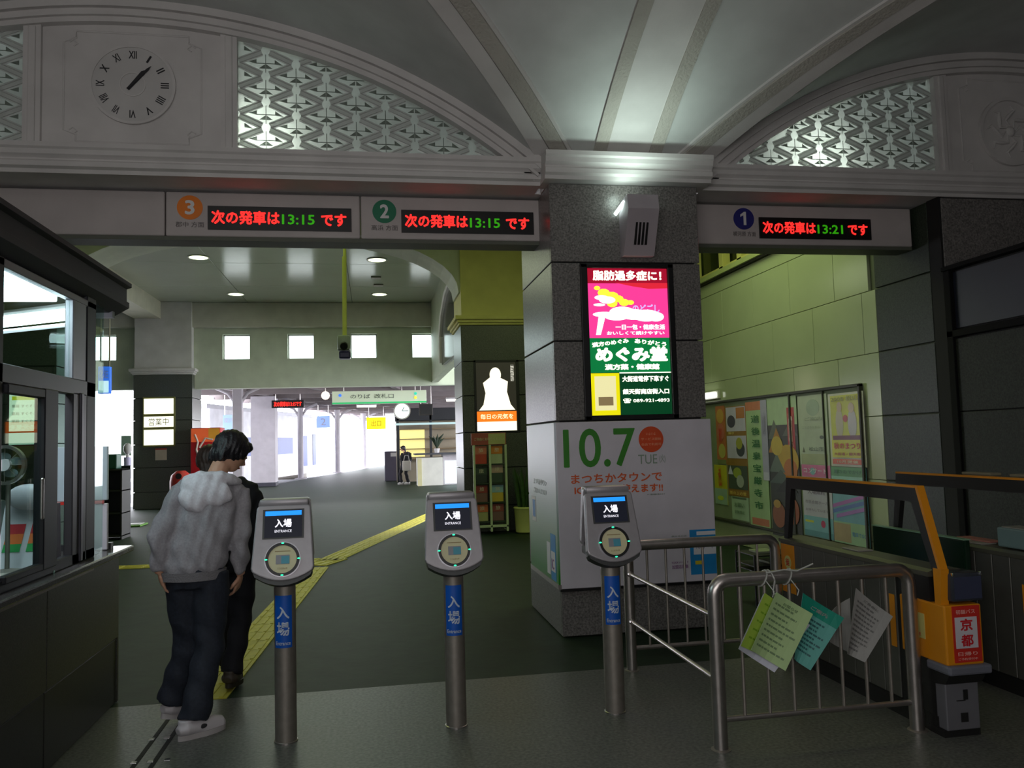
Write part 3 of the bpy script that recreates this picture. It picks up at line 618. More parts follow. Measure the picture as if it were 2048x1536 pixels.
a = at(834, 972, 'z', 0); MB().bev(1.60, 2.52, 29.75, 30.6, 0, 1.02, .01).put('front_panel', mat('counter_white', (215, 215, 205), .5), t); MB().bev(2.54, 4.2, 29.9, 30.6, 0, 1.12, .01).put('front_panel', colm, t)
MB().bev(1.5, 4.3, 29.6, 30.7, 1.12, 1.18, .01).put('counter_top', mat('counter_top', (70, 72, 80), .3), t); bx(2.60, 3.3, 29.88, 29.9, .05, .88).put('lit_panel', mat('counter_lit', (235, 250, 250), emit=(225, 250, 250), es=1.1), t)
bx(1.60, 1.75, 29.7, 29.75, 0, 1.0).put('cream_edge', mat('cream_edge', (200, 195, 150)), t)
t = thing('grey_cabinet', 'low dark grey cabinet left of the seated-height counter on the platform', 'cabinet', (.7, 36, 0))
a = at(769, 903, 'y', 34.5); b = at(800, 944, 'y', 34.5); MB().bev(a.x, b.x, 34.5, 35, 0, a.z, .02).put('body', mat('cab_grey', (84, 80, 96), .6), t); bx(a.x + .25, b.x - .06, 34.49, 34.5, a.z - .22, a.z - .06).put('notice', white, t)
t = thing('counter_plant', 'small dark potted plant standing on the service counter', 'plant', (2.35, 30.2, 1.18))
MB().lathe([(.08, 1.18), (.11, 1.34)], (2.35, 30.2, 0)).put('pot', white, t)
for k in range(9):
    an = k * 2.4; MB().tube([(2.35, 30.2, 1.33), (2.35 + .12 * math.cos(an), 30.2 + .1 * math.sin(an), 1.6 + .05 * (k % 3)), (2.35 + .3 * math.cos(an), 30.2 + .2 * math.sin(an), 1.72 + .08 * (k % 3))], [.012, .06, .005], 6).put('leaf', mat('dark_leaf', (28, 46, 24), .5), t, smooth=True)

# ------------------------------------------------------------------ concourse lamps and camera
dl = mat('downlight_glow', (255, 255, 230), emit=(246, 255, 200), es=3.0)
def downlight(x, y, label):
    t = thing('downlight', label, 'lamp', (x, y, 5.59)); MB().disc((x, y, 5.580), .19, -Z_, .004, 28).put('glowing_disc', dl, t); MB().ring((x, y, 5.588), .19, .225, -Z_, .014, 28).put('trim_ring', white, t, smooth=True)
downlight(-3.54, 17.65, 'recessed round downlight, front left of the four in the concourse ceiling')
downlight(.16, 17.71, 'recessed round downlight, front right of the four in the concourse ceiling')
downlight(-3.46, 21.9, 'recessed round downlight, back left of the four in the concourse ceiling')
downlight(.25, 21.85, 'recessed round downlight, back right of the four in the concourse ceiling')
for i, (px, py) in enumerate(((752, 555), (757, 570))):
    q = at(px, py, 'z', 5.585); t = tag(MB().bev(q.x - .12, q.x + .12, q.y - .1, q.y + .1, 5.56, 5.59, .01).put('ceiling_sensor', steel_d), 'small dark ceiling sensor between the two right downlights, ' + ('front one' if i == 0 else 'back one'), 'sensor')
t = thing('ceiling_pole_camera', 'security camera on a long yellow-green pole hanging from the concourse ceiling', 'camera', (-.33, 11, 5.59))
MB().tube([(-.33, 11, 5.59), (-.33, 11, 4.1)], .022, 10).put('pole', mat('pole_light_tint', (190, 196, 90), .5), t, smooth=True); MB().tube([(-.335, 11, 4.1), (-.345, 11, 3.02)], .03, 10).put('pole', _m['pole_light_tint'], t, smooth=True)  # yellow-green hall light put into the pole colour
MB().bev(-.44, -.27, 10.86, 11.1, 2.82, 3.02, .03).put('camera_housing', mat('cam_grey', (130, 140, 130), .5), t, smooth=True); MB().tube([(-.35, 10.84, 2.88), (-.35, 10.80, 2.86)], .05, 14).put('lens', black, t); MB().bev(-.42, -.27, 10.9, 11.08, 2.71, 2.81, .02).put('camera_foot', mat('navy_foot', (40, 40, 80), .4), t)

# ------------------------------------------------------------------ departure signs under the beam
red = mat('led_red', (90, 8, 8), emit=(255, 42, 38), es=1.6); grn = mat('led_green', (10, 50, 5), emit=(50, 165, 10), es=.8)
def sign(x0, x1, label, num, ncol, cx, dx0, dx1, tm, dest, z0=3.29, z1=3.655):
    t = thing('departure_sign', label, 'sign', ((x0 + x1) / 2, 6.8, z0))
    MB().bev(x0 + .004, x1 - .004, 6.80, 7.05, z0, z1, .012).put('housing', signwhite, t)
    bx(x0, x1, 6.815, 7.04, z0 - .03, z0 + .002).put('lower_lip', mat('sign_lip', (92, 96, 84), .6), t)
    if num:
        MB().disc((cx, 6.80, 3.525), .10, -Y_, .004, 36).put('number_disc', mat('disc' + num, ncol, .5), t, label='coloured disc with the white number ' + num)
        if num == '1': MB().prism([(cx - .005, 3.465), (cx + .02, 3.465), (cx + .02, 3.588), (cx + .002, 3.588), (cx - .035, 3.562), (cx - .035, 3.54), (cx - .005, 3.556)], 'y', 6.79, 6.794).put('lettering', mat('text_white', (225, 225, 225)), t)
        else: lettering(num, (cx, 6.794, 3.525), .075, .12, X_, Z_, mat('text_white', (225, 225, 225)), t, .03)
        lettering(dest, (cx, 6.798, 3.385), .22, .045, X_, Z_, mat('text_grey', (100, 94, 92)), t)
        bx(dx0, dx1, 6.785, 6.80, 3.345, 3.54).put('display', black, t)
        w = dx1 - dx0
        lettering('次の発車は', (dx0 + w * .26, 6.782, 3.445), w * .47, .115, X_, Z_, red, t, .035)
        lettering(tm, (dx0 + w * .625, 6.782, 3.437), w * .23, .085, X_, Z_, grn, t, .02)
        lettering('です', (dx0 + w * .875, 6.782, 3.437), w * .18, .105, X_, Z_, red, t, .035)
sign(-1.62, -.07, 'departure sign with an orange number 3 and red and green lit letters', '3', (240, 130, 20), -1.43, -1.29, -.145, '13:15', '郡中 方面')
sign(-.07, 1.475, 'departure sign with a green number 2, touching the granite pillar', '2', (10, 120, 84), .13, .27, 1.41, '13:15', '高浜 方面')
sign(2.76, 5.07, 'departure sign with a blue number 1, right of the granite pillar', '1', (36, 38, 120), 3.37, 3.515, 4.635, '13:21', '横河原 方面')
sign(-3.6, -1.62, 'blank white sign panel left of the orange number 3 sign', None, None, 0, 0, 0, '', '')
sign(-5.0, -3.6, 'blank white sign panel, farthest left above the ticket office', None, None, 0, 0, 0, '', '')

# ------------------------------------------------------------------ speaker with uplight on the pillar
t = thing('wall_speaker', 'pale wedge-shaped wall speaker with a slotted grille on top of the granite pillar', 'speaker', (2.17, 6.3, 3.05))
MB().prism([(6.37, 3.05), (6.28, 3.05), (6.12, 3.40), (6.14, 3.52), (6.37, 3.50)], 'x', 2.05, 2.31).put('cabinet', mat('speaker_grey', (168, 160, 166), .5), t)
for k in range(4): MB().add([(2.125 + .03 * k, 6.235 - .002, 3.13), (2.143 + .03 * k, 6.235 - .002, 3.13), (2.143 + .03 * k, 6.15, 3.34), (2.125 + .03 * k, 6.15, 3.34), (2.125 + .03 * k, 6.25, 3.13), (2.143 + .03 * k, 6.25, 3.13), (2.143 + .03 * k, 6.17, 3.34), (2.125 + .03 * k, 6.17, 3.34)], [(0, 1, 2, 3), (4, 5, 6, 7), (0, 1, 5, 4), (2, 3, 7, 6), (0, 3, 7, 4), (1, 2, 6, 5)]).put('grille_slot', black, t)
t = thing('uplight', 'bright white uplight tucked behind the wall speaker on the granite pillar', 'lamp', (2.06, 6.3, 3.5))
MB().add([(2.0, 6.36, 3.42), (2.02, 6.36, 3.40), (2.06, 6.24, 3.47), (2.04, 6.24, 3.49), (2.0, 6.33, 3.42), (2.02, 6.33, 3.40), (2.06, 6.21, 3.47), (2.04, 6.21, 3.49)], [(0, 1, 2, 3), (4, 5, 6, 7), (0, 1, 5, 4), (1, 2, 6, 5), (2, 3, 7, 6), (3, 0, 4, 7)]).put('lamp_strip', mat('uplight_glow', (240, 255, 250), emit=(230, 255, 246), es=5), t)

# ------------------------------------------------------------------ lit advertisement boxes
def em(name, rgb, es=1.0): return mat(name, tuple(int(v * .6) for v in rgb), .3, emit=rgb, es=es)
t = thing('lit_advertisement', 'tall lit advertisement in pink above green on the granite pillar', 'advertisement', (2.1, 6.37, 1.73))
for q in ((1.70, 1.76, 1.71, 3.0), (2.45, 2.50, 1.71, 3.0), (1.70, 2.50, 2.965, 3.0), (1.70, 2.50, 1.71, 1.75)): MB().bev(q[0], q[1], 6.36, 6.405, q[2], q[3], .006).put('frame', black, t)
adx0, adx1 = 1.76, 2.45; aw = adx1 - adx0; y = 6.385
bx(adx0, adx1, y, y + .02, 2.385, 2.84).put('pink_field', em('ad_pink', (250, 60, 150), 1.05), t); bx(adx0, adx1, y, y + .02, 2.84, 2.965).put('red_band', em('ad_red', (180, 16, 50), .75), t)
m_ = MB(); m_.prism([(adx0 + aw * .35, 2.845), (adx1, 2.845), (adx1, 2.80), (adx1 - .16, 2.795), (adx1 - .3, 2.815)], 'y', y - .002, y + .001); m_.put('red_swoosh', em('ad_red2', (235, 40, 60), .9), t)
bx(adx0, adx1, y, y + .02, 2.10, 2.385).put('green_field', em('ad_green', (8, 130, 66), .8), t); bx(adx0 + aw * .36, adx1, y, y + .02, 1.75, 2.095).put('dark_green_field', em('ad_dgreen', (6, 76, 40), .6), t)
bx(adx0, adx0 + aw * .355, y, y + .02, 1.75, 2.095).put('yellow_field', em('ad_yellow', (235, 225, 10), 1), t); adw = em('ad_white', (255, 252, 230), 1.7)
bx(adx0 + aw * .05, adx0 + aw * .31, y - .003, y, 1.79, 2.07).put('pale_picture', em('ad_pale', (235, 228, 170), 1), t)
bx(adx0 + aw * .09, adx0 + aw * .27, y - .005, y - .003, 1.83, 1.90).put('picture_detail', em('ad_brown', (150, 130, 90), .7), t)
bx(adx0 + aw * .36, adx1, y - .002, y, 2.092, 2.10).put('white_rule', adw, t)
def adt(s, fx, z, w, h, m=adw, b=.04, rot=0): lettering(s, (adx0 + aw * fx, y - .003, z), aw * w, h, Vector((1, 0, rot)), Vector((-rot, 0, 1)), m, t, b)
adt('脂肪過多症に！', .5, 2.905, .86, .085); adt('漢方のめぐみ', .26, 2.345, .46, .04, rot=.12, b=.05); adt('ありがとう', .76, 2.345, .4, .04, rot=-.12, b=.05)
adt('めぐみ堂', .52, 2.25, .9, .125, b=.06); adt('漢方薬・健康館', .52, 2.145, .68, .05, b=.05)
adt('大街道電停下車すぐ', .68, 2.045, .58, .05); adt('銀天街商店街入口', .68, 1.94, .58, .045); adt('☎ 089-921-4893', .68, 1.865, .58, .04, b=.02)
m_ = MB(); fl = em('ad_flower', (255, 240, 60), 1.3)
for (fx, z, r) in ((.12, 2.80, .018), (.2, 2.76, .035), (.3, 2.73, .04), (.38, 2.71, .03), (.45, 2.68, .03), (.30, 2.67, .03), (.53, 2.68, .02)): m_.disc((adx0 + aw * fx, y - .001, z), r * 1.5, -Y_, .002, 10, r)
m_.put('yellow_flourish', fl, t); m_ = MB()
for fx, z, rx, rz in ((.17, 2.72, .06, .02), (.24, 2.70, .07, .03), (.14, 2.66, .05, .012), (.42, 2.60, .11, .045), (.56, 2.58, .12, .045), (.72, 2.57, .12, .05), (.84, 2.56, .07, .04), (.35, 2.56, .10, .03), (.2, 2.58, .1, .022)): m_.disc((adx0 + aw * fx, y - .003, z), rx, -Y_, .002, 18, rz)
m_.add([(adx0 + .09, y - .004, 2.58), (adx0 + .15, y - .004, 2.58), (adx0 + .10, y - .004, 2.41), (adx0 + .06, y - .004, 2.41)], [(0, 1, 2, 3)]); m_.put('white_script', adw, t)
adt('のどごし', .72, 2.63, .34, .07, em('ad_lilac', (215, 190, 255), 1), .03); adt('一日一包・健康生活', .64, 2.475, .62, .045); adt('おいしくて続けやすい', .58, 2.425, .72, .032, b=.03)
t = thing('lit_advertisement', 'lit poster of a pale figure over an orange band on the yellow-topped pillar', 'advertisement', (2.16, 14, 1.74))
for q in ((1.76, 1.80, 1.72, 2.98), (2.51, 2.56, 1.72, 2.98), (1.76, 2.56, 2.94, 2.98), (1.76, 2.56, 1.70, 1.74)): MB().bev(q[0], q[1], 13.99, 14.04, q[2], q[3], .006).put('frame', black, t)
bx(1.80, 2.51, 14.01, 14.03, 2.08, 2.94).put('dark_field', em('ad2_dark', (52, 50, 40), .6), t); bx(1.80, 2.51, 14.005, 14.03, 1.90, 2.08).put('orange_band', em('ad2_orange', (255, 120, 30), 1.2), t); bx(1.80, 2.51, 14.005, 14.03, 1.74, 1.90).put('white_band', em('ad2_white', (255, 252, 225), 1.5), t)
m_ = MB(); m_.disc((2.14, 14.0, 2.72), .10, -Y_, .003, 24, .13); m_.prism([(1.84, 2.10), (2.48, 2.10), (2.40, 2.2), (2.34, 2.42), (2.36, 2.6), (2.2, 2.68), (2.05, 2.68), (1.92, 2.58), (1.96, 2.40), (1.92, 2.2)], 'y', 14.0, 14.004); m_.put('pale_figure', em('ad2_figure', (255, 246, 215), 1.5), t)
lettering('健康茶', (2.44, 13.995, 2.75), .06, .3, X_, Z_, em('ad2_t', (230, 226, 210), 1), t); lettering('毎日の元気を', (2.15, 13.998, 1.99), .58, .09, X_, Z_, em('ad2_t2', (255, 235, 190), 1.3), t, .02)
t = thing('lit_notice_box', 'white lit box in three sections on the distant granite pillar', 'sign', (-5.6, 23.08, 1.7)); lw = em('notice_white', (255, 255, 225), 1.5)
a = at(288, 797, 'y', 23.06); b = at(347, 890, 'y', 23.06); MB().bev(a.x - .04, b.x + .04, 23.06, 23.11, b.z - .04, a.z + .04, .01).put('frame', mat('olive_frame', (110, 110, 60), .6), t); hh = (a.z - b.z)
for f0, f1 in ((0, .34), (.38, .62), (.66, 1)): bx(a.x, b.x, 23.05, 23.065, b.z + hh * f0 + .01, b.z + hh * f1 - .01).put('lit_pane', lw, t)
lettering('営業中', ((a.x + b.x) / 2, 23.046, b.z + hh * .5), .5, .2, X_, Z_, mat('notice_ink', (90, 90, 60)), t)
a = at(310, 897, 'y', 23.06); b = at(333, 920, 'y', 23.06); t = tag(MB().bev(a.x, b.x, 23.085, 23.10, b.z, a.z, .003).put('small_notice', mat('paper_pinkish', (200, 190, 180))), 'small pale notice with a red edge under the three-part lit box', 'notice'); bx(a.x, b.x, 23.08, 23.086, a.z - .04, a.z).put('red_edge', mat('red_edge', (170, 60, 50)), t)
t = thing('lit_advertisement', 'lit white and yellow advertisement seen through the ticket office glass', 'advertisement', (-5.7, 13.98, 1.7)); a = at(20, 783, 'y', 13.97); b = at(92, 888, 'y', 13.97)
MB().bev(a.x - .03, b.x + .03, 13.96, 14.0, b.z - .03, a.z + .03, .01).put('frame', black, t); hh = a.z - b.z; bx(a.x, b.x, 13.95, 13.97, b.z, b.z + hh * .22).put('pale_base', em('ad3_a', (225, 235, 215), .9), t); bx(a.x, b.x - .1, 13.95, 13.97, b.z + hh * .25, a.z).put('white_field', em('ad3_b', (255, 250, 225), 1.3), t)
bx(b.x - .17, b.x, 13.945, 13.97, b.z + hh * .23, b.z + hh * .38).put('red_patch', em('ad3_c', (230, 40, 20), .9), t); bx(a.x + .04, b.x - .16, 13.945, 13.95, a.z - .14, a.z - .08).put('yellow_band', em('ad3_d', (235, 220, 40), 1), t)
for k in range(3): lettering('薬局 すぐそこ', ((a.x + b.x - .1) / 2, 13.945, b.z + hh * (.72 - .14 * k)), .36, .05, X_, Z_, mat('ad3_ink', (150, 150, 110)), t)

# ------------------------------------------------------------------ wrap-round poster board on the pillar
t = thing('poster_board', 'white poster board wrapped round the granite pillar with a large green date', 'poster', (2.1, 6.33, .38))
MB().bev(1.445, 2.757, 6.325, 6.365, .385, 1.70, .006).put('front_board', mat('poster_white', (214, 208, 216), .45), t)
MB().bev(1.43, 1.455, 6.33, 7.46, .42, 1.70, .004).put('side_board', mat('poster_green_print', (80, 180, 60), .35, grad=(.10, .92, (40, 136, 30), (226, 232, 240))), t)
bx(1.425, 1.45, 6.32, 7.46, .385, .42).put('edge_trim', steel, t); bx(1.44, 2.76, 6.32, 6.36, .365, .385).put('bottom_edge', black, t)
yy = 6.324; G = mat('print_green', (56, 136, 36)); O = mat('print_orange', (222, 96, 44)); GR = mat('print_grey_green', (140, 158, 140))
lettering('10.7', (1.80, yy, 1.49), .60, .31, X_, Z_, G, t, .012)
MB().disc((2.235, yy, 1.545), .105, -Y_, .002, 36).put('orange_disc', mat('print_disc', (218, 78, 30)), t)
for z, w, s in ((1.59, .08, 'いよいよ'), (1.548, .17, 'サービス開始'), (1.505, .17, '全店で利用可')): lettering(s, (2.235, yy - .003, z), w, .022, X_, Z_, mat('print_pale_orange', (240, 170, 130)), t)
lettering('TUE', (2.20, yy, 1.385), .16, .075, X_, Z_, GR, t); lettering('(火)', (2.325, yy, 1.385), .05, .07, X_, Z_, GR, t)
lettering('まつちかタウンで', (1.935, yy, 1.245), .76, .075, X_, Z_, O, t, .02); lettering('ICカードが使えます!!', (1.95, yy, 1.155), .74, .07, X_, Z_, O, t, .03); lettering('※一部店舗を除きます', (2.26, yy, 1.10), .15, .014, X_, Z_, GR, t)
cy = mat('print_cyan', (24, 140, 205)); pw = mat('print_pure_white', (232, 232, 236))
bx(2.53, 2.752, yy - .001, yy + .002, .44, .80).put('blue_card_picture', cy, t); bx(2.59, 2.752, yy - .003, yy - .001, .755, .785).put('card_stripe', pw, t); bx(2.56, 2.752, yy - .003, yy - .001, .60, .735).put('card_window', pw, t)
lettering('ICカード', (2.66, yy - .004, .67), .16, .05, X_, Z_, mat('print_greyish', (150, 150, 170)), t); bx(2.57, 2.63, yy - .003, yy - .001, .52, .55).put('yellow_tag', mat('print_yellow', (225, 205, 40)), t)
MB().disc((2.46, yy, .70), .04, -Y_, .001, 20).put('blue_dot', cy, t); lettering('使えるお店', (2.44, yy, .755), .13, .012, X_, Z_, GR, t); pu = mat('print_purple', (150, 96, 150)); lettering('ICOCA い～カード', (2.44, yy, .545), .14, .018, X_, Z_, pu, t); lettering('加盟店募集', (2.44, yy, .51), .14, .03, X_, Z_, pu, t)
R_ = Vector((0, -1, 0)); xs_ = 1.429
lettering('まつちかタウン', (xs_, 6.95, 1.20), .55, .05, R_, Z_, pw, t); lettering('ご利用いただけます', (xs_, 6.95, 1.12), .55, .045, R_, Z_, pw, t)
bx(xs_ - .002, xs_, 7.15, 7.32, .84, 1.06).put('white_card', pw, t); bx(xs_ - .004, xs_ - .002, 7.18, 7.28, .88, 1.03).put('blue_print', mat('print_blue_soft', (110, 160, 225)), t)
for y0, y1, z0, z1, c in ((6.40, 6.58, .43, .80, cy), (6.42, 6.56, .50, .66, pw), (6.60, 6.72, .46, .72, pw), (6.61, 6.70, .62, .72, cy)): bx(xs_ - (.004 if c is pw else .002), xs_, y0, y1, z0, z1).put('card_picture', c, t)
lettering('IC', (xs_ - .005, 6.49, .56), .08, .08, R_, Z_, pu, t)
# ------------------------------------------------------------------ tactile paving
ty = mat('tactile_yellow', (206, 196, 70), .6, noise=(9, .12)); 
tp = thing('tactile_paving', 'yellow tactile paving strip running from the gates across the dark floor', 'paving', (-.9, 6, 0))
def tac(p0, p1, w=.30, step=.302, bars=4, dots=False):
    p0 = Vector((*p0, 0)); p1 = Vector((*p1, 0)); d = (p1 - p0); L = d.length; d.normalize(); n = Vector((-d.y, d.x, 0)); k = int(L / step)
    for i in range(k):
        o = p0 + d * (step * i); m_ = MB(); g = .004
        A = o + d * g - n * (w / 2); B = o + d * (step - g) - n * (w / 2); C_ = B + n * w; D_ = A + n * w
        q = [A, B, C_, D_]; m_.add([v + Z_ * -.004 for v in q] + [v + Z_ * .004 for v in q], [(4, 5, 6, 7), (0, 1, 5, 4), (1, 2, 6, 5), (2, 3, 7, 6), (3, 0, 4, 7)])
        for b in range(bars):
            c = -w / 2 + w * (b + .5) / bars; A = o + d * .02 + n * (c - .012); B = o + d * (step - .02) + n * (c - .012); q = [A, B, B + n * .024, A + n * .024]
            m_.add([v + Z_ * .004 for v in q] + [v + Z_ * .009 for v in q], [(4, 5, 6, 7), (0, 1, 5, 4), (1, 2, 6, 5), (2, 3, 7, 6), (3, 0, 4, 7)])
        m_.put('paving_tile', ty, tp)
tac((-1.08, 5.46), (-.72, 11.1)); tac((-.85, 11.1), (-.55, 11.72), .5)
tac((-.62, 11.45), (1.45, 18.6), .34); tac((-.95, 11.66), (-5.2, 11.98), .30)
fs = thing('floor_track', 'dark grooved floor track with four shiny studs beside the ticket office', 'track', (-1.15, 4.4, 0))
for x in (-1.20, -1.11): bx(x - .012, x + .012, 2.6, 5.2, -.002, .002).put('groove', joint, fs)
for x, y in ((-1.21, 4.80), (-1.21, 4.47), (-1.13, 4.47), (-1.05, 4.47), (-1.13, 4.80)): MB().bev(x - .016, x + .016, y - .016, y + .016, 0, .006, .003).put('stud', mat('polished_stud', (230, 230, 230), .15, 1), fs)

# ------------------------------------------------------------------ card readers on posts
shell = mat('reader_shell', (158, 154, 158), .38, .35, noise=(30, .04)); shell_d = mat('reader_shell_dark', (64, 66, 66), .45, .3)
scr = mat('screen_black', (20, 22, 30), .2, emit=(30, 32, 44), es=.5); scb = mat('screen_blue', (20, 110, 220), emit=(30, 150, 255), es=1.0); scw = mat('screen_white', (220, 220, 225), emit=(235, 232, 245), es=1.1)
cream = mat('reader_cream', (206, 200, 160), .5); led = mat('led_teal', (20, 160, 110), emit=(50, 235, 175), es=1.6); lblue = mat('label_blue', (12, 84, 180), .4); lw_ = mat('label_white', (190, 200, 215), .5)
def outline(wt, wb, h, r, bulge):
    """plate outline: square top with round corners, wider and rounded bottom (x, v)"""
    p = []
    for s, w, v in ((1, wt, h),):
        for k in range(5): a = k * PI / 8; p.append((w / 2 - r + r * math.sin(PI / 2 - a), v - r + r * math.sin(a)))
        for k in range(5): a = PI / 2 + k * PI / 8; p.append((-w / 2 + r + r * math.cos(a), v - r + r * math.sin(a)))
    p.append((-wb / 2, .07))
    for k in range(9):
        t = -1 + k / 4; x = t * (wb / 2 - .008); p.append((x, bulge * (t * t) + .0))
    p.append((wb / 2, .07)); return p
def card_reader(x, y, label):
    t = thing('card_reader', label, 'card reader', (x, y, 0), local=True, group='entry card readers on posts')
    MB().tube([(0, 0, 0), (0, 0, .95)], .057, 28).put('post', steel_d, t, smooth=True)
    m_ = MB(); m_.lathe([(.062, 0), (.062, .006), (.058, .008)], n=28); m_.put('base_ring', steel, t)
    # label wraps the front of the tube
    def wrap(r, a0, a1, z0, z1, n=10):
        A = [Vector((r * math.sin(a0 + (a1 - a0) * k / n), -r * math.cos(a0 + (a1 - a0) * k / n), z0)) for k in range(n + 1)]; B = [v + Z_ * (z1 - z0) for v in A]; return MB().strip(A, B)
    lb = wrap(.0585, -.95, .75, .50, .775).put('entry_label', lblue, t, smooth=True)
    for s, z, h in (('入', .685, .065), ('場', .60, .072), ('Entrance', .525, .02)):
        o = lettering(s, (-.006, 0, z), .07 if h > .03 else .082, h, X_, Z_, lw_, t, .02)
        for v in o.data.vertices:
            a = v.co.x / .06; v.co = Vector((.06 * math.sin(a), -.06 * math.cos(a), v.co.z))
    # tilted front plate: local frame (x, v up the plate, n out of the plate)
    tilt = math.radians(17); O = Vector((0, -.13, .865)); U = Vector((0, math.sin(tilt), math.cos(tilt))); N = X_.cross(U)
    mt = Matrix(((1, 0, 0, O.x), (0, U.y, -N.y, O.y), (0, U.z, -N.z, O.z), (0, 0, 0, 1)))   # columns: X, U, -N
    def plate(pts, n0, n1): m = MB().prism(pts, 'z', -n1, -n0); return m.xf(mt)
    H = .405
    o = plate(outline(.285, .325, H, .02, .05), -.045, 0).put('front_shell', shell, t); b_ = o.modifiers.new('b', 'BEVEL'); b_.width = .008; b_.segments = 3; b_.limit_method = 'ANGLE'
    plate([(p[0] * .93, p[1] * .99 - .022) for p in outline(.285, .325, H - .03, .02, .05)], -.085, -.012).put('chin', shell_d, t)
    # rear shell and the cap joining them
    O2 = Vector((0, .12, .90)); 
    m_ = MB().prism([(p[0] * .97, p[1]) for p in outline(.285, .31, H - .02, .02, .05)], 'z', 0, .045)
    t2 = math.radians(-7); U2 = Vector((0, math.sin(t2), math.cos(t2))); N2 = U2.cross(X_)
    m_.xf(Matrix(((1, 0, 0, 0), (0, U2.y, -N2.y, O2.y), (0, U2.z, -N2.z, O2.z), (0, 0, 0, 1)))); m_.put('rear_shell', shell, t)
    MB().bev(-.13, .13, -.01, .12, 1.245, 1.285, .012).put('top_cap', shell, t, smooth=True)
    MB().prism([(-.09, .90), (.10, .90), (.07, 1.25), (-.005, 1.25)], 'x', -.10, .10).put('core', black, t)
    MB().prism([(-.11, .885), (.12, .895), (.12, .93), (.04, .97), (-.08, 1.0)], 'x', -.135, .135).put('inner_bracket', shell_d, t)
    # front details; w() maps plate coords to local space
    def w(x, v, n=.0): return O + X_ * x + U * v + N * n
    def pbox(x0, x1, v0, v1, n0, n1, nm, m): 
        return MB().add([w(x0, v0, n0), w(x1, v0, n0), w(x1, v1, n0), w(x0, v1, n0), w(x0, v0, n1), w(x1, v0, n1), w(x1, v1, n1), w(x0, v1, n1)], [(3, 2, 1, 0), (4, 5, 6, 7), (0, 1, 5, 4), (1, 2, 6, 5), (2, 3, 7, 6), (3, 0, 4, 7)]).put(nm, m, t)
    pbox(-.108, .108, .222, .382, 0, .003, 'screen_bezel', shell_d)
    s_ = pbox(-.098, .098, .229, .376, .002, .005, 'screen', scr); pbox(-.095, .095, .347, .372, .004, .006, 'blue_bar', scb)
    lettering('入場', w(0, .305, .006), .088, .046, X_, U, scw, t, .03, .001); lettering('ENTRANCE', w(0, .262, .006), .088, .014, X_, U, scw, t, 0, .001)
    c = w(0, .112, 0)
    MB().disc(c, .094, N, .004, 40).put('touch_seat', mat('seat_bright', (200, 198, 206), .25, .5), t)
    MB().ring(c, .074, .088, N, .012, 40).put('touch_ring', black, t, smooth=True); MB().disc(c, .075, N, .008, 40).put('touch_pad', cream, t)
    pbox(-.034, .036, .086, .134, .008, .0095, 'card_picture', mat('card_greyish', (140, 140, 146), .5)); pbox(-.006, .036, .088, .128, .0092, .0105, 'card_blue', mat('card_teal', (70, 150, 170), .5))
    pbox(-.04, .04, .152, .156, .008, .009, 'printed_line', mat('print_tan', (150, 130, 90))); lettering('ここにタッチ', w(0, .064, .008), .05, .009, X_, U, mat('print_tan'), t)
    for a in (0, 90, 180, 270):
        r_ = math.radians(a); q = w(.084 * math.sin(r_), .112 + .084 * math.cos(r_), .011); MB().disc(q, .008, N, .004, 10, .004).put('green_light', led, t)
    return t
r1 = card_reader(-.48, 4.6, 'card reader post nearest the young man, left of the three')
for (x, lab) in ((.435, 'card reader post standing in the middle of the three on open floor'), (1.35, 'card reader post in front of the white poster board, right of the three')):
    c = dup(r1, None, label=lab); c.location = (x, 4.61, 0)

# ------------------------------------------------------------------ steel railings
rl = thing('steel_railing', 'stainless steel railing with balusters, carrying hanging leaflets in the foreground', 'railing', (2.2, 3.93, 0))
def frame(root, x0, x1, y, ht=.83, r=.036, zb=.145, nb=7):
    R = .07; P = [(x0, y, 0), (x0, y, ht - R)] + [(x0 + R - R * math.cos(a), y, ht - R + R * math.sin(a)) for a in (PI / 8, PI / 4, 3 * PI / 8)] + [(x0 + R, y, ht), (x1 - R, y, ht)] + [(x1 - R + R * math.sin(a), y, ht - R + R * math.cos(a)) for a in (PI / 8, PI / 4, 3 * PI / 8)] + [(x1, y, ht - R), (x1, y, 0)]
    MB().tube(P, r, 20).put('bent_rail', steel, root, smooth=True)
    MB().tube([(x0, y, zb), (x1, y, zb)], .015, 12).put('bottom_rail', steel, root, smooth=True)
    for k in range(1, nb + 1): x = x0 + (x1 - x0) * k / (nb + 1); MB().tube([(x, y, zb), (x, y, ht)], .009, 8).put('baluster', steel_d, root, smooth=True)
    for x in (x0, x1): MB().lathe([(.05, 0), (.05, .004), (.037, .008)], (x, y, 0), 20).put('base_ring', steel_d, root)
frame(rl, 1.69, 2.78, 3.93)
rb = thing('steel_railing', 'stainless steel railing in front of the poster board, farther one of the two', 'railing', (2.2, 5.37, 0)); frame(rb, 1.70, 2.775, 5.37)
for z in (.645, .33):
    MB().tube([(1.70, 3.968, z), (1.70, 5.34, z)], .013, 10).put('side_rail', steel, rb, smooth=True); MB().tube([(1.70, 5.30, z), (1.70, 5.35, z)], .02, 10).put('side_fitting', steel, rb)
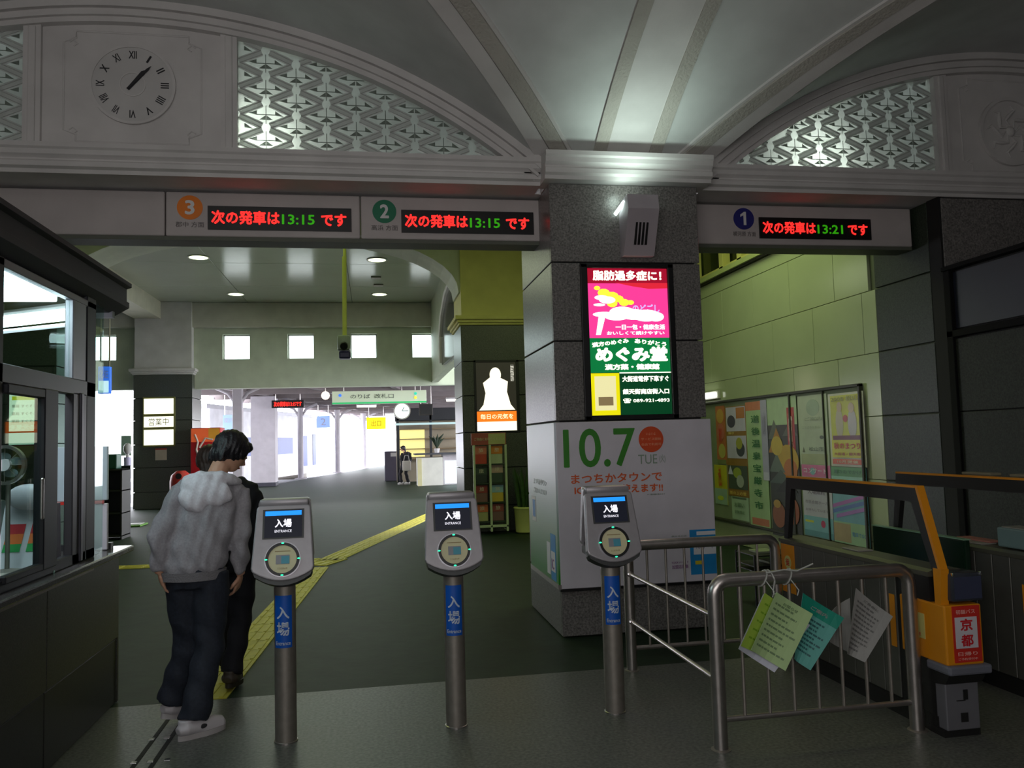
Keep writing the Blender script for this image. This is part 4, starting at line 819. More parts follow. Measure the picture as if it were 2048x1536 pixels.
# leaflets tied to the near railing
def sheet(name, label, pts, y, m, lines, ink_m, rows=9, bend=.02, cat='leaflet', edge=None, title=None):
    """pts: four corners as photo pixels, read on the vertical plane y"""
    c = [at(px, py, 'y', y) for px, py in pts]; t = thing(name, label, cat, tuple(c[0])); n = 6; T_ = []; B_ = []
    def q(u, v, dy=0): p = c[0] * (1 - u) * (1 - v) + c[1] * u * (1 - v) + c[2] * u * v + c[3] * (1 - u) * v; p = Vector(p); p.y += bend * math.sin(u * PI) * (1 + v) + dy; return p
    m_ = MB(); g = [[q(i / n, j / n) for i in range(n + 1)] for j in range(n + 1)]; vs = [p for r in g for p in r]; k = len(vs); vs2 = [p + Y_ * .0025 for p in vs]
    F = [(j * (n + 1) + i, j * (n + 1) + i + 1, (j + 1) * (n + 1) + i + 1, (j + 1) * (n + 1) + i) for j in range(n) for i in range(n)]
    bd = [(i, 0) for i in range(n)] + [(n, j) for j in range(n)] + [(n - i, n) for i in range(n)] + [(0, n - j) for j in range(n)]
    id_ = [j * (n + 1) + i for i, j in bd]; F += [tuple(a + k for a in f[::-1]) for f in F] + [(id_[a], id_[(a + 1) % len(id_)], id_[(a + 1) % len(id_)] + k, id_[a] + k) for a in range(len(id_))]
    m_.add(vs + vs2, F); m_.put('paper', m, t, smooth=False)
    def band(u0, u1, v0, v1, mm, nm): 
        A = [q(u0 + (u1 - u0) * s / 6, v0, -.0015) for s in range(7)]; B = [q(u0 + (u1 - u0) * s / 6, v1, -.0015) for s in range(7)]; MB().strip(A, B).put(nm, mm, t)
    if edge: band(0, 1, 0, edge[0], edge[1], 'printed_header')
    r_ = random.Random(len(label))
    if lines:
        m2 = MB()
        for j in range(rows):
            v = (edge[0] + .06 if edge else .14) + j * (.8 - (edge[0] if edge else 0)) / rows; u1 = .9 - r_.random() * .3; u0 = .1
            while u0 < u1:
                w_ = .04 + r_.random() * .1; A = [q(u0, v, -.002), q(min(u0 + w_, u1), v, -.002)]; B = [q(u0, v + .03, -.002), q(min(u0 + w_, u1), v + .03, -.002)]; m2.strip(A, B); u0 += w_ + .02
        m2.put('printed_lines', ink_m, t)
    U_ = (c[1] - c[0]).normalized(); V_ = (c[0] - c[3]); V_ = (V_ - U_ * V_.dot(U_)).normalized()
    if title: lettering(title[0], q(.5, title[1], -.006), (c[1] - c[0]).length * title[2], title[3], U_, V_, title[4], t, .02, .001)
    return t
pg = mat('leaflet_green', (168, 196, 138), .7); pt = mat('leaflet_teal', (96, 170, 160), .7); pw2 = mat('leaflet_grey', (150, 150, 146), .7); pl = mat('leaflet_lime', (160, 190, 70), .7); inkg = mat('ink_green_grey', (110, 136, 96)); inkt = mat('ink_teal', (44, 96, 96)); inkk = mat('ink_soft_grey', (104, 104, 102)); paperw = mat('paper_white', (190, 192, 205), .6)
sheet('leaflet_pad', 'white-edged leaflet pad behind the pale green leaflet on the railing', [(1527, 1188), (1620, 1250), (1549, 1345), (1477, 1298)], 3.86, paperw, False, inkg)
sheet('leaflet', 'lime patterned leaflet tucked behind the pale green leaflet on the railing', [(1530, 1186), (1612, 1240), (1560, 1330), (1482, 1292)], 3.85, pl, True, mat('lime_dark', (120, 160, 40)), rows=5)
sheet('leaflet', 'pale green leaflet hanging at a slant from the railing', [(1553, 1184), (1626, 1228), (1571, 1342), (1502, 1300)], 3.83, pg, True, inkg, title=('お知らせ', .1, .4, .016, inkg))
sheet('leaflet', 'teal-headed leaflet with dark lines, right of the pale green one', [(1606, 1186), (1688, 1236), (1621, 1341), (1589, 1318)], 3.86, pt, True, inkt, edge=(.22, mat('teal_header', (20, 140, 118))), title=('ご案内', .12, .4, .02, pw2))
sheet('leaflet', 'light grey sheet behind the baluster beside the teal leaflet', [(1660, 1228), (1700, 1196), (1704, 1308), (1660, 1284)], 3.97, pw2, False, inkk)
sheet('leaflet', 'grey handwritten sheet hanging at the right end of the railing', [(1712, 1176), (1786, 1233), (1730, 1325), (1695, 1308)], 3.85, pw2, True, inkk, rows=11, title=('ご自由に', .08, .4, .012, inkk))
st = thing('plastic_tie', 'pale plastic ties knotted round the railing top above the leaflets', 'tie', (2.0, 3.93, .83)); tm_ = mat('tie_clear', (170, 172, 166), .4)
for x, dx in ((1.955, .03), (2.0, -.02), (2.09, .03)):
    MB().tube([(x + dx * math.sin(a) * .6, 3.93 - .040 * math.cos(a), .83 + .040 * math.sin(a)) for a in [2 * PI * k / 12 for k in range(12)]] + [(x, 3.89, .83)], .004, 6).put('loop', tm_, st, smooth=True)
    MB().tube([(x, 3.89, .82), (x + dx, 3.87, .77), (x + dx * .5, 3.86, .745)], .003, 6).put('tail', tm_, st, smooth=True)
MB().tube([(1.96, 3.90, .86), (2.05, 3.88, .875), (2.12, 3.88, .865), (2.20, 3.86, .90)], .004, 6).put('tail', tm_, st, smooth=True)

# ------------------------------------------------------------------ ticket gates
amb = mat('gate_orange', (218, 140, 18), .45); gate_s = mat('gate_steel', (112, 112, 106), .4, .6, noise=(12, .06)); gate_k = mat('gate_black', (30, 30, 30), .45)
def gate(x0, y0, label, front=True, full=True):
    w = .205; x1 = x0 + w; y1 = y0 + 1.62; zt = .835
    t = thing('ticket_gate', label, 'ticket gate', (x0 + w / 2, y0, 0), group='automatic ticket gates')
    bx(x0 + .008, x1 - .008, y0 + .06, y1, .03, zt - .03).put('body', gate_k, t)
    n = 9
    for k in range(n):
        a = y0 + .33 + (y1 - y0 - .34) * k / n; b = y0 + .33 + (y1 - y0 - .34) * (k + 1) / n
        for xs in ((x0, x0 + .012), (x1 - .012, x1)): MB().bev(xs[0], xs[1], a + .003, b - .003, .10, zt - .035, .003, 1).put('side_panel', gate_s, t)
    bx(x0 + .005, x1 - .005, y0 + .05, y1, 0, .09).put('plinth', gate_k, t)
    MB().prism([(x0 - .004, zt - .035), (x1 + .004, zt - .035), (x1 + .004, zt - .012), (x1 - .03, zt), (x0 + .03, zt), (x0 - .004, zt - .012)], 'y', y0 + .05, y1 + .005).put('top_cover', mat('gate_top', (96, 96, 84), .35, .4), t)
    MB().bev(x0 + .05, x1 - .05, y0 + .75, y0 + .92, zt, zt + .008, .003).put('card_pad', mat('pad_grey', (150, 148, 140), .4), t)
    # hood frame: flat black arms edged in orange
    hx0, hx1 = x0 + .01, x0 + .045; zt2 = 1.255
    prof = [(y0 - .02, .83), (y0 + .03, .83), (y0 + .17, zt2 - .075), (y1 - .18, zt2 - .075), (y1 - .10, .83), (y1 - .05, .83), (y1 - .12, zt2), (y0 + .13, zt2)]
    m_ = MB(); seg = [(0, 1, 2, 7), (7, 2, 3, 6), (6, 3, 4, 5)]
    for s_ in seg: m_.prism([prof[i] for i in s_], 'x', hx0, hx1)
    m_.put('hood_frame', gate_k, t)
    e = .012; MB().prism([(y0 + .13, zt2), (y1 - .12, zt2), (y1 - .12, zt2 + e), (y0 + .13, zt2 + e)], 'x', hx0 - .002, hx1 + .002).put('orange_edge', amb, t)
    MB().prism([(y0 - .02, .83), (y0 + .13, zt2 + e), (y0 + .11, zt2 + e), (y0 - .04, .83)], 'x', hx0 - .002, hx1 + .006).put('orange_edge', amb, t)
    MB().prism([(y0 - .02, .62), (y0 + .02, .62), (y0 + .02, .85), (y0 - .04, .85)], 'x', hx0 - .004, hx1 + .006).put('orange_edge', amb, t)
    MB().bev(x0 + .045, x1 + .02, y0 - .06, y0 + .10, .655 + .03, .83, .012).put('screen_hood', mat('hood_clear', (60, 64, 72), .15, .2), t, smooth=True); bx(x0 + .06, x1 + .008, y0 - .064, y0 - .058, .70, .81).put('hood_screen', scr, t)
    for xx in (x0 + .05, x1 + .005): MB().bev(xx, xx + .012, y0 - .066, y0 - .05, .815, .832, .003).put('hood_clip', mat('polished_stud'), t)
    # orange front box with the red poster
    MB().bev(x0 - .002, x1 + .004, y0 - .055, y0 + .30, .37, .67, .008).put('orange_box', amb, t)
    bx(x0 + .04, x1 - .01, y0 - .060, y0 - .054, .385, .665).put('red_poster', mat('poster_red', (196, 44, 34), .5), t, )
    bx(x0 + .05, x1 - .03, y0 - .062, y0 - .059, .455, .610).put('white_square', mat('poster_white2', (205, 200, 205), .5), t)
    rp = mat('poster_red_ink', (200, 30, 40), .5)
    lettering('京', (x0 + .113, y0 - .063, .572), .07, .06, X_, Z_, rp, t, .03, .001); lettering('都', (x0 + .113, y0 - .063, .494), .07, .06, X_, Z_, rp, t, .03, .001)
    pk = mat('poster_pink_ink', (235, 170, 160), .5); lettering('初詣バス', (x0 + .112, y0 - .062, .637), .11, .022, X_, Z_, pk, t, .02, .001); lettering('日帰り', (x0 + .112, y0 - .062, .428), .11, .02, X_, Z_, pk, t, .02, .001); lettering('ご予約受付中', (x0 + .112, y0 - .062, .402), .11, .012, X_, Z_, pk, t, 0, .001)
    # side stickers
    xs = x0 - .004; bx(xs - .001, xs + .002, y0 + .10, y0 + .25, .47, .60).put('side_sticker', mat('sticker_cream', (200, 196, 120), .5), t); MB().disc((xs - .001, y0 + .20, .55), .03, -X_, .001, 20).put('red_dot', rp, t)
    lettering('注意', (xs - .002, y0 + .17, .49), .08, .02, R_, Z_, rp, t, 0, .001)
    bx(x0 - .003, x0 + .001, y0 + .345, y0 + .39, .37, .655).put('orange_stripe', amb, t)
    q = bx(x0 - .003, x0 + .001, y1 - .20, y1 - .02, .46, .79).put('rear_sticker', amb, t); MB().disc((x0 - .003, y1 - .11, .67), .045, -X_, .001, 20).put('sticker_disc', mat('sticker_cream'), t); lettering('徒', (x0 - .005, y1 - .11, .67), .05, .05, R_, Z_, rp, t, .02, .001)
    # lower front: sill, cover with lock
    MB().bev(x0 - .01, x1 + .03, y0 - .08, y0 + .10, .325, .372, .012).put('front_sill', mat('sill_grey', (104, 106, 116), .5), t)
    MB().prism([(y0 - .02, .27), (y0 + .10, .25), (y0 + .10, .33), (y0 - .06, .33)], 'x', x0 + .005, x1 + .01).put('sill_underside', gate_k, t)
    MB().bev(x0 + .01, x1 - .005, y0 - .01, y0 + .10, .035, .27, .006).put('front_cover', mat('cover_grey', (124, 124, 130), .45, .4), t)
    bx(x0 + .11, x0 + .135, y0 - .014, y0 - .009, .185, .235).put('lock_slot', gate_k, t); bx(x0 + .09, x0 + .13, y0 - .014, y0 - .009, .075, .12).put('lock_slot', gate_k, t); bx(x0 + .07, x0 + .12, y0 - .013, y0 - .009, .180, .184).put('seam', gate_k, t)
    bx(x0, x1, y0 + .0, y0 + .12, 0, .035).put('foot', gate_k, t)
    return t
g1 = gate(2.84, 3.80, 'orange-fronted ticket gate with a red poster, right beside the near railing')
g2 = dup(g1, None, label='farther ticket gate behind the orange-fronted one, only its black hood and top showing'); g2.location = (3.7925, 3.80, 0)
t = thing('gate_reader', 'pale grey-green reader block on top of the farther ticket gate at the right edge', 'reader', (3.85, 4.3, .835)); MB().bev(3.74, 3.90, 4.05, 4.42, .843, .96, .01).put('block', mat('block_teal', (110, 136, 136), .5), t); bx(3.76, 3.88, 4.05, 4.40, .96, .965).put('pad', mat('pad_grey'), t)
tag(MB().bev(3.80, 3.90, 4.55, 4.85, .843, .852, .003).put('gate_notice', mat('notice_red_white', (170, 110, 100), .5)), 'small red and white notice lying on top of the farther ticket gate', 'notice')
t = thing('flap_unit', 'low dark green glass flap unit standing between the two ticket gates', 'barrier', (3.3, 5.4, 0)); MB().bev(3.62, 3.66, 4.55, 5.50, .12, .87, .01).put('green_glass', mat('green_glass', (20, 44, 30), .2), t); bx(3.615, 3.665, 4.55, 5.50, .868, .875).put('bright_edge', mat('glass_edge', (130, 170, 140), .3), t); MB().bev(3.6, 3.68, 4.6, 5.45, 0, .12, .01).put('base', gate_k, t)
for i, (a, b) in enumerate(((4.45, 4.60), (4.02, 4.2))): t = tag(MB().bev(3.75, 3.83, a, b + .1, 1.267, 1.285, .005).put('hood_label', mat('hood_label_grey', (120, 116, 96), .5)), 'small pale label plate on top of the farther gate hood, ' + ('left one' if i == 0 else 'right one'), 'label')
# ------------------------------------------------------------------ ticket office booth on the left
bt = thing('ticket_office', 'dark ticket office booth with sliding glass windows and a stone counter at the left edge', 'booth', (-2.6, 3.4, 0))
XF = -1.60; gr_k = mat('booth_granite', (66, 66, 60), .35, noise=(150, .45))
bx(-3.9, XF - .03, .6, 5.55, 0, .92).put('base_core', joint, bt)
for a, b in ((.6, 1.9), (1.9, 3.1), (3.1, 4.42), (4.42, 5.58)):
    MB().bev(XF - .035, XF - .002, a + .004, b - .004, .40, .925, .004, 1).put('stone_panel', gr_k, bt)
    MB().bev(XF - .035, XF - .012, a + .004, b - .004, 0, .392, .004, 1).put('stone_panel', mat('booth_plinth', (44, 44, 42), .4, noise=(150, .4)), bt)
MB().bev(-3.9, XF - .004, 5.555, 5.585, 0, .925, .004, 1).put('stone_panel', gr_k, bt)
MB().bev(-3.9, XF + .07, .6, 5.64, .925, .962, .008).put('counter_top', mat('counter_stone', (92, 92, 92), .2, noise=(140, .3)), bt)
bx(-1.78, XF + .03, 3.2, 5.0, .90, .927).put('ledge_bracket', steel_d, bt)
m_ = MB(); m_.prism([(-1.54, 2.66), (-1.54, 2.635), (-1.57, 2.625), (-1.57, 2.545), (-1.555, 2.535), (-1.555, 2.50), (-1.64, 2.45), (-4, 2.45), (-4, 2.66)], 'y', .4, 5.60); m_.put('roof', mat('roof_dark', (34, 36, 40), .6), bt)
def vframe(y0, y1, z0, z1, m=alu, x0=XF - .05, x1=XF - .005, nm='window_post'): return MB().bev(x0, x1, y0, y1, z0, z1, .005, 1).put(nm, m, bt)
vframe(.6, 5.12, 2.405, 2.445, alul, nm='top_rail'); vframe(.6, 5.12, 1.885, 1.975, alu, nm='transom'); vframe(.6, 5.12, .962, 1.02, blackf, nm='bottom_rail')
vframe(4.75, 4.95, 1.97, 2.41, alul); vframe(4.97, 5.12, .962, 2.47, blackf); vframe(4.76, 4.97, .962, 1.90, alu); vframe(4.86, 4.90, .97, 1.9, mat('frame_highlight', (84, 84, 92), .4, .4), XF - .06, XF + .005)
vframe(3.78, 3.90, .962, 2.45, blackf); vframe(2.4, 2.52, .962, 2.45, blackf); vframe(4.33, 4.50, 1.0, 1.89, blackf, XF - .04, XF + .012, 'sliding_frame'); vframe(3.92, 4.42, 1.84, 1.885, blackf, XF - .03, XF + .01, 'sliding_frame')
vframe(3.92, 4.42, 1.0, 1.035, blackf, XF - .03, XF + .01, 'sliding_frame'); vframe(4.28, 4.30, 1.25, 1.45, steel, XF + .01, XF + .025, 'pull_handle')
gw = glassmat('office_glass', (225, 240, 236))
bx(XF - .03, XF - .024, 2.5, 4.75, 1.975, 2.41).put('upper_pane', gw, bt); bx(XF - .012, XF - .007, 3.92, 4.38, 1.03, 1.84).put('sliding_pane', gw, bt); bx(XF - .03, XF - .025, 2.5, 3.8, 1.02, 1.88).put('fixed_pane', gw, bt)
bx(XF - .03, XF - .024, 5.12, 5.32, .962, 2.47).put('end_pane', gw, bt); bx(-3.9, XF - .3, 5.50, 5.506, .962, 2.46).put('rear_pane', gw, bt)
for z0, z1 in ((.962, 1.0), (2.42, 2.47)): bx(-3.9, XF - .02, 5.47, 5.52, z0, z1).put('rear_rail', alu, bt)
bx(-2.42, -2.36, 5.47, 5.52, .96, 2.46).put('rear_post', alu, bt); bx(-3.95, -3.88, .6, 5.55, 0, 2.5).put('rear_wall', mat('booth_wall', (150, 165, 155), .6), bt)
bx(-3.9, -1.65, .6, .66, .9, 2.5).put('side_wall', mat('booth_wall'), bt)
ol = mat('office_lamp_glow', (255, 255, 255), emit=(240, 244, 255), es=14)
t = thing('ceiling_light', 'glaring white ceiling light panel inside the ticket office', 'lamp', (-2.1, 4.2, 2.44)); MB().bev(-2.05, -1.67, 3.2, 4.70, 2.385, 2.42, .008).put('diffuser', ol, t); MB().bev(-2.10, -1.66, 3.15, 4.74, 2.42, 2.449, .004).put('frame', white, t)
a = at(4, 645, 'z', 2.34); b = at(146, 629, 'z', 2.34); t = thing('tube_lamp', 'slanting glowing bar standing in for a light reflection in the ticket office glass', 'lamp', tuple((a + b) / 2)); MB().tube([a, b], .03, 10).put('tube', ol, t, smooth=True); MB().tube([a - Z_ * .055, b - Z_ * .055], .012, 8).put('reflection_edge', mat('reflection_glow', (240, 240, 245), emit=(235, 235, 250), es=1.5), t); MB().tube([a + Z_ * .05, b + Z_ * .05], .02, 8).put('bar_body', white, t)  # reflection in the glass, built as an added glowing bar
for q in (a, b): MB().tube([q + Z_ * .05, q + Z_ * .12], .01, 6).put('bracket', white, t)
bw = mat('notice_board_white', (176, 196, 200), .5); a = at(106, 895, 'y', 5.40); b = at(214, 1108, 'y', 5.40)
t = thing('white_board', 'pale upright board behind the glass at the far corner of the ticket office', 'board', (b.x - .1, 5.4, .962)); MB().bev(a.x, b.x, 5.40, 5.43, 1.27, a.z, .005).put('board', bw, t); MB().bev(a.x + .1, b.x, 5.40, 5.43, .966, 1.25, .005).put('lower_board', mat('board_lower', (196, 196, 200), .5), t); bx(a.x, b.x - .02, 5.39, 5.41, 1.25, 1.268).put('red_strip', mat('poster_red'), t)
t = thing('leaflet_stand', 'white leaflet stand with red, orange and green leaflets on the ticket office counter', 'leaflet stand', (-1.78, 4.72, .962))
MB().prism([(4.62, .962), (4.82, .962), (4.80, 1.30), (4.74, 1.30)], 'x', -1.93, -1.68).put('stand_body', mat('stand_white', (206, 206, 212), .5), t)
for k, x in enumerate((-1.915, -1.80)):
    for z0, z1, c in ((1.06, 1.10, (40, 160, 80)), (1.10, 1.15, (230, 120, 50)), (1.15, 1.20, (190, 40, 50))):
        s0 = 4.62 + (z0 - .962) * .355; s1 = 4.62 + (z1 - .962) * .355; MB().add([(x + (z0 - 1.0) * .1, s0 - .004, z0), (x + .085 + (z0 - 1.0) * .1, s0 - .004, z0), (x + .085 + (z1 - 1.0) * .1, s1 - .004, z1), (x + (z1 - 1.0) * .1, s1 - .004, z1)], [(0, 1, 2, 3)]).put('leaflet_stripe', mat('stripe%d' % c[0], c, .5), t)
MB().ell((-1.8, 4.70, 1.34), (.11, .04, .07)).put('rounded_head', mat('stand_white'), t, smooth=True)
t = thing('desk_fan', 'round grey desk fan behind the sliding window of the ticket office', 'fan', (-1.95, 4.55, .962)); c = at(12, 930, 'y', 4.5)
MB().ring(c, .085, .10, -Y_, .03, 28).put('guard_ring', steel, t, smooth=True); MB().disc(c, .03, -Y_, .03, 16).put('hub', white, t); MB().tube([(c.x, c.y + .03, .962), (c.x, c.y + .03, c.z - .08)], .012, 8).put('stem', steel_d, t); MB().lathe([(.09, 0), (.08, .02), (.02, .03)], (c.x, c.y + .03, .962)).put('foot', steel_d, t)
for k in range(4): an = k * PI / 2 + .4; MB().disc(c + Vector((.045 * math.cos(an), .012, .045 * math.sin(an))), .034, Vector((.2, -1, .1)), .003, 12, .022).put('blade', mat('fan_blade', (90, 110, 110), .4), t)
for k in range(8): an = k * PI / 4; MB().tube([c - Y_ * .02, c + Vector((.09 * math.cos(an), -.015, .09 * math.sin(an)))], .002, 5).put('guard_wire', steel, t)
for i, (x, y, rz, c, lab) in enumerate(((-1.80, 4.16, .3, (196, 206, 200), 'pale sheet of paper on the ticket office counter nearest the sliding frame'), (-1.88, 4.02, -.2, (190, 170, 150), 'cream sheet with an orange line lying on the ticket office counter'), (-1.72, 4.52, .5, (150, 190, 175), 'mint green form lying on the counter below the leaflet stand'))):
    t = thing('paper_sheet', lab, 'paper', (x, y, .963)); m_ = MB().bev(-.10, .10, -.07, .07, 0, .012, .002, 1); m_.xf(Matrix.Translation((x, y, .963)) @ Matrix.Rotation(rz, 4, 'Z')); m_.put('paper_stack', mat('paper%d' % i, c, .7), t)
    m_ = MB().box(-.08, .07, -.01, .01, .012, .013); m_.xf(Matrix.Translation((x, y, .963)) @ Matrix.Rotation(rz, 4, 'Z')); m_.put('printed_line', mat('orange_ink', (200, 110, 60)), t)
t = thing('ticket_printer', 'dark ticket machine standing on the counter inside the ticket office', 'printer', (-2.1, 4.7, .962)); MB().bev(-2.32, -2.0, 4.62, 4.95, .962, 1.32, .02).put('body', mat('printer_dark', (36, 40, 38), .5), t, smooth=True); MB().bev(-2.28, -2.04, 4.60, 4.63, 1.12, 1.28, .01).put('screen', black, t); bx(-2.26, -2.06, 4.597, 4.602, 1.02, 1.04).put('paper_slot', mat('slot_yellow', (150, 150, 40)), t)

# ------------------------------------------------------------------ framed posters on the tiled wall
pbm = mat('poster_backing', (128, 142, 112), .6); frm = mat('poster_frame', (54, 56, 44), .5)
pb = thing('notice_board', 'long dark-framed poster panel fixed to the pale tiled wall', 'poster frame', (5.08, 9.8, .3))
def wy(px, py): p = at(px, py, 'x', 5.07); return p.y, p.z
bx(5.078, 5.097, 7.78, 12.9, .34, 2.03).put('backing', pbm, pb)
for y in (7.76, 9.22, 12.9): MB().bev(5.05, 5.097, y, y + .035, .30, 2.06, .005, 1).put('frame_post', frm, pb)
for z in (.30, 2.03): MB().bev(5.05, 5.097, 7.76, 12.93, z, z + .035, .005, 1).put('frame_rail', frm, pb)
MB().bev(5.055, 5.08, 8.48, 8.50, .34, 2.03, .003, 1).put('divider', frm, pb)
PC = {}
def pc(c):
    if c not in PC: PC[c] = mat('poster_ink_%02x%02x%02x' % c, c, .35, noise=(4, .1))
    return PC[c]
def wposter(label, px0, px1, ptop, pbot, bg, parts=(), texts=(), lift=0.0):
    """rect read from the photo on the wall plane; parts (u0,u1,v0,v1,colour), u to the right, v down"""
    pm = (px0 + px1) / 2; yl = wy(px0, ptop)[0]; yr = wy(px1, ptop)[0]; zt = wy(pm, ptop)[1]; zb = wy(pm, pbot)[1]
    t = thing('wall_poster', label, 'poster', (5.07, (yl + yr) / 2, zb), group='posters on the tiled wall'); X0 = 5.074 - lift
    bx(X0 - .003, X0 + .003, yr, yl, zb, zt).put('sheet', pc(bg), t)
    for i, p in enumerate(parts):
        u0, u1, v0, v1, c = p[:5]; Y0_ = yl + (yr - yl) * u0; Y1_ = yl + (yr - yl) * u1; A = zt + (zb - zt) * v0; B = zt + (zb - zt) * v1; x = X0 - .004 - .0006 * i
        if len(p) > 5 and p[5] == 'o': MB().disc((x, (Y0_ + Y1_) / 2, (A + B) / 2), abs(Y0_ - Y1_) / 2, -X_, .001, 18, abs(A - B) / 2).put('printed_shape', pc(c), t)
        elif len(p) > 5 and p[5] == 't': MB().add([(x, Y0_, B), (x, Y1_, B), (x, (Y0_ + Y1_) / 2, A)], [(0, 1, 2)]).put('printed_shape', pc(c), t)
        elif len(p) > 5 and p[5] == 's': MB().add([(x, Y0_, B), (x, Y1_, A), (x, Y1_, A + (zt - zb) * .05), (x, Y0_, B + (zt - zb) * .05)], [(0, 1, 2, 3)]).put('printed_shape', pc(c), t)
        else: bx(x, x + .0005, Y1_, Y0_, B, A).put('printed_shape', pc(c), t)
    for s, u, v, w, h, c in texts: lettering(s, (X0 - .012, yl + (yr - yl) * u, zt + (zb - zt) * v), w * (yl - yr), h * (zt - zb), R_, Z_, pc(c), t, .02, .001)
wposter('yellow poster of two pale figures in a white border, right end of the framed row', 1655, 1725, 785, 933, (214, 214, 196), ((.06, .94, .03, .64, (204, 204, 40)), (.2, .42, .2, .62, (200, 190, 170), 'o'), (.55, .8, .22, .62, (196, 190, 205), 'o'), (.25, .4, .12, .26, (206, 180, 160), 'o'), (.58, .75, .14, .28, (206, 180, 160), 'o'), (.42, .56, .3, .4, (190, 70, 50), 'o'), (.1, .95, .58, .64, (110, 40, 60)), (.06, .94, .64, .88, (214, 206, 30)), (.06, .94, .9, .97, (216, 90, 50))),
        (('秋のまつり', .5, .72, .75, .09, (200, 40, 40)), ('2008 松山', .5, .08, .8, .07, (150, 150, 30)), ('大街道・銀天街', .5, .83, .75, .04, (170, 60, 30)), ('10月開催', .5, .935, .6, .04, (240, 220, 200))))
wposter('pale green notice poster with faint print left of the yellow poster', 1594, 1652, 790, 930, (184, 198, 170), ((.3, .75, .06, .3, (160, 182, 156), 'o'), (.05, .95, .84, .99, (168, 176, 128)), (.72, .85, .58, .63, (84, 100, 84), 'o'), (.1, .2, .74, .82, (96, 104, 70), 't')), (('ご案内', .55, .34, .6, .05, (150, 166, 140)), ('ことばのちから', .45, .46, .6, .04, (160, 174, 150)), ('松山市', .6, .77, .5, .06, (110, 124, 104))))
wposter('blue poster with slanting pink lines under a green band, lower right of the row', 1662, 1731, 935, 1088, (110, 172, 186), ((0, 1, 0, .12, (90, 158, 100)), (0, 1, .12, .17, (150, 206, 190)), (.0, .95, .38, .55, (180, 110, 190), 's'), (.0, .95, .46, .62, (80, 120, 190), 's'), (.1, .95, .54, .68, (170, 120, 200), 's'), (0, 1, .72, 1, (150, 190, 140)), (0, .5, .74, .98, (170, 150, 100)), (.25, .35, .22, .3, (170, 130, 60), 'o'), (.65, .72, .24, .32, (170, 110, 60), 'o')), (('夏のおでかけ', .5, .06, .8, .05, (40, 110, 70)), ('電車でGO', .75, .86, .4, .06, (80, 140, 170))))
wposter('pink, white and teal poster, lower left beside the blue poster', 1603, 1660, 930, 1073, (196, 196, 206), ((0, 1, 0, .17, (214, 110, 160)), (.3, .5, .04, .14, (130, 190, 200), 'o'), (0, 1, .72, 1, (120, 180, 190)), (.6, .75, .76, .86, (190, 50, 90), 'o'), (.05, .35, .78, .81, (210, 210, 60)), (0, 1, .92, 1, (90, 150, 160))), (('コンサート', .5, .08, .8, .07, (230, 220, 230)), ('入場無料', .5, .38, .6, .06, (130, 120, 140)), ('市民会館ホール', .5, .52, .8, .05, (140, 130, 150)), ('お待ちしています', .5, .63, .8, .04, (150, 140, 160))))
wposter('large dark poster of a castle roof with golden leaves', 1533, 1592, 794, 1072, (58, 62, 56), ((0, 1, 0, .2, (176, 204, 160)), (.0, .45, .16, .30, (96, 104, 92), 't'), (.5, 1, .18, .28, (90, 96, 84), 't'), (.68, .92, .08, .38, (190, 60, 60)), (.7, .9, .1, .15, (200, 70, 50), 'o'), (.0, .6, .22, .4, (190, 130, 30), 't'), (.3, 1, .34, .58, (200, 160, 20), 'o'), (.5, .95, .44, .6, (190, 110, 20), 'o'), (.1, .5, .28, .42, (210, 180, 50), 'o'), (.0, .55, .40, .54, (104, 118, 108), 't'), (0, .8, .52, .62, (84, 98, 92), 't'), (.2, .95, .58, .68, (46, 50, 46), 't'), (.05, .5, .76, .94, (150, 90, 60), 'o'), (.6, .95, .72, .9, (150, 80, 30), 'o'), (.1, .35, .74, .8, (190, 150, 70), 'o')), (('城下町', .8, .24, .14, .24, (230, 200, 190)),), .004)
wposter('tall pale green banner with dark green vertical characters', 1491, 1530, 803, 1052, (168, 200, 146), ((0, .8, 0, .07, (206, 120, 70)), (.1, .95, .93, .985, (196, 120, 90))), tuple((ch, .5, .14 + .098 * k, .42, .062, (30, 110, 50)) for k, ch in enumerate('道後温泉宝厳寺市')), .008)
wposter('narrow silvery strip between the green banner and the castle poster', 1521, 1533, 800, 960, (176, 174, 204), ((.1, .9, .9, 1, (200, 200, 220)),), (('松山城', .5, .3, .5, .3, (150, 150, 180)),), .012)
wposter('collage poster of black and white photographs over gold bands', 1449, 1490, 812, 992, (150, 110, 40), ((.05, .98, .01, .28, (200, 196, 224)), (.1, .5, .1, .24, (70, 70, 90), 'o'), (.55, .95, .02, .14, (190, 120, 60)), (.05, .98, .33, .58, (196, 192, 220)), (.5, .9, .4, .56, (60, 66, 80), 'o'), (.5, .8, .35, .48, (170, 170, 60), 'o'), (.05, .98, .66, .92, (70, 84, 70)), (.3, .7, .68, .8, (160, 176, 60), 'o'), (.45, .8, .76, .9, (170, 180, 170), 'o'), (.05, .3, .66, .76, (210, 210, 240), 't')), (('坂の上の雲', .5, .965, .8, .04, (220, 190, 90)), ('展示', .3, .3, .3, .03, (220, 200, 120))))
wposter('small white notice under the photograph collage', 1463, 1496, 994, 1040, (168, 196, 166), ((.05, .9, .02, .1, (90, 110, 90)),), (('お願い', .5, .35, .6, .2, (110, 140, 110)), ('駐輪禁止', .5, .65, .6, .14, (120, 150, 120))))
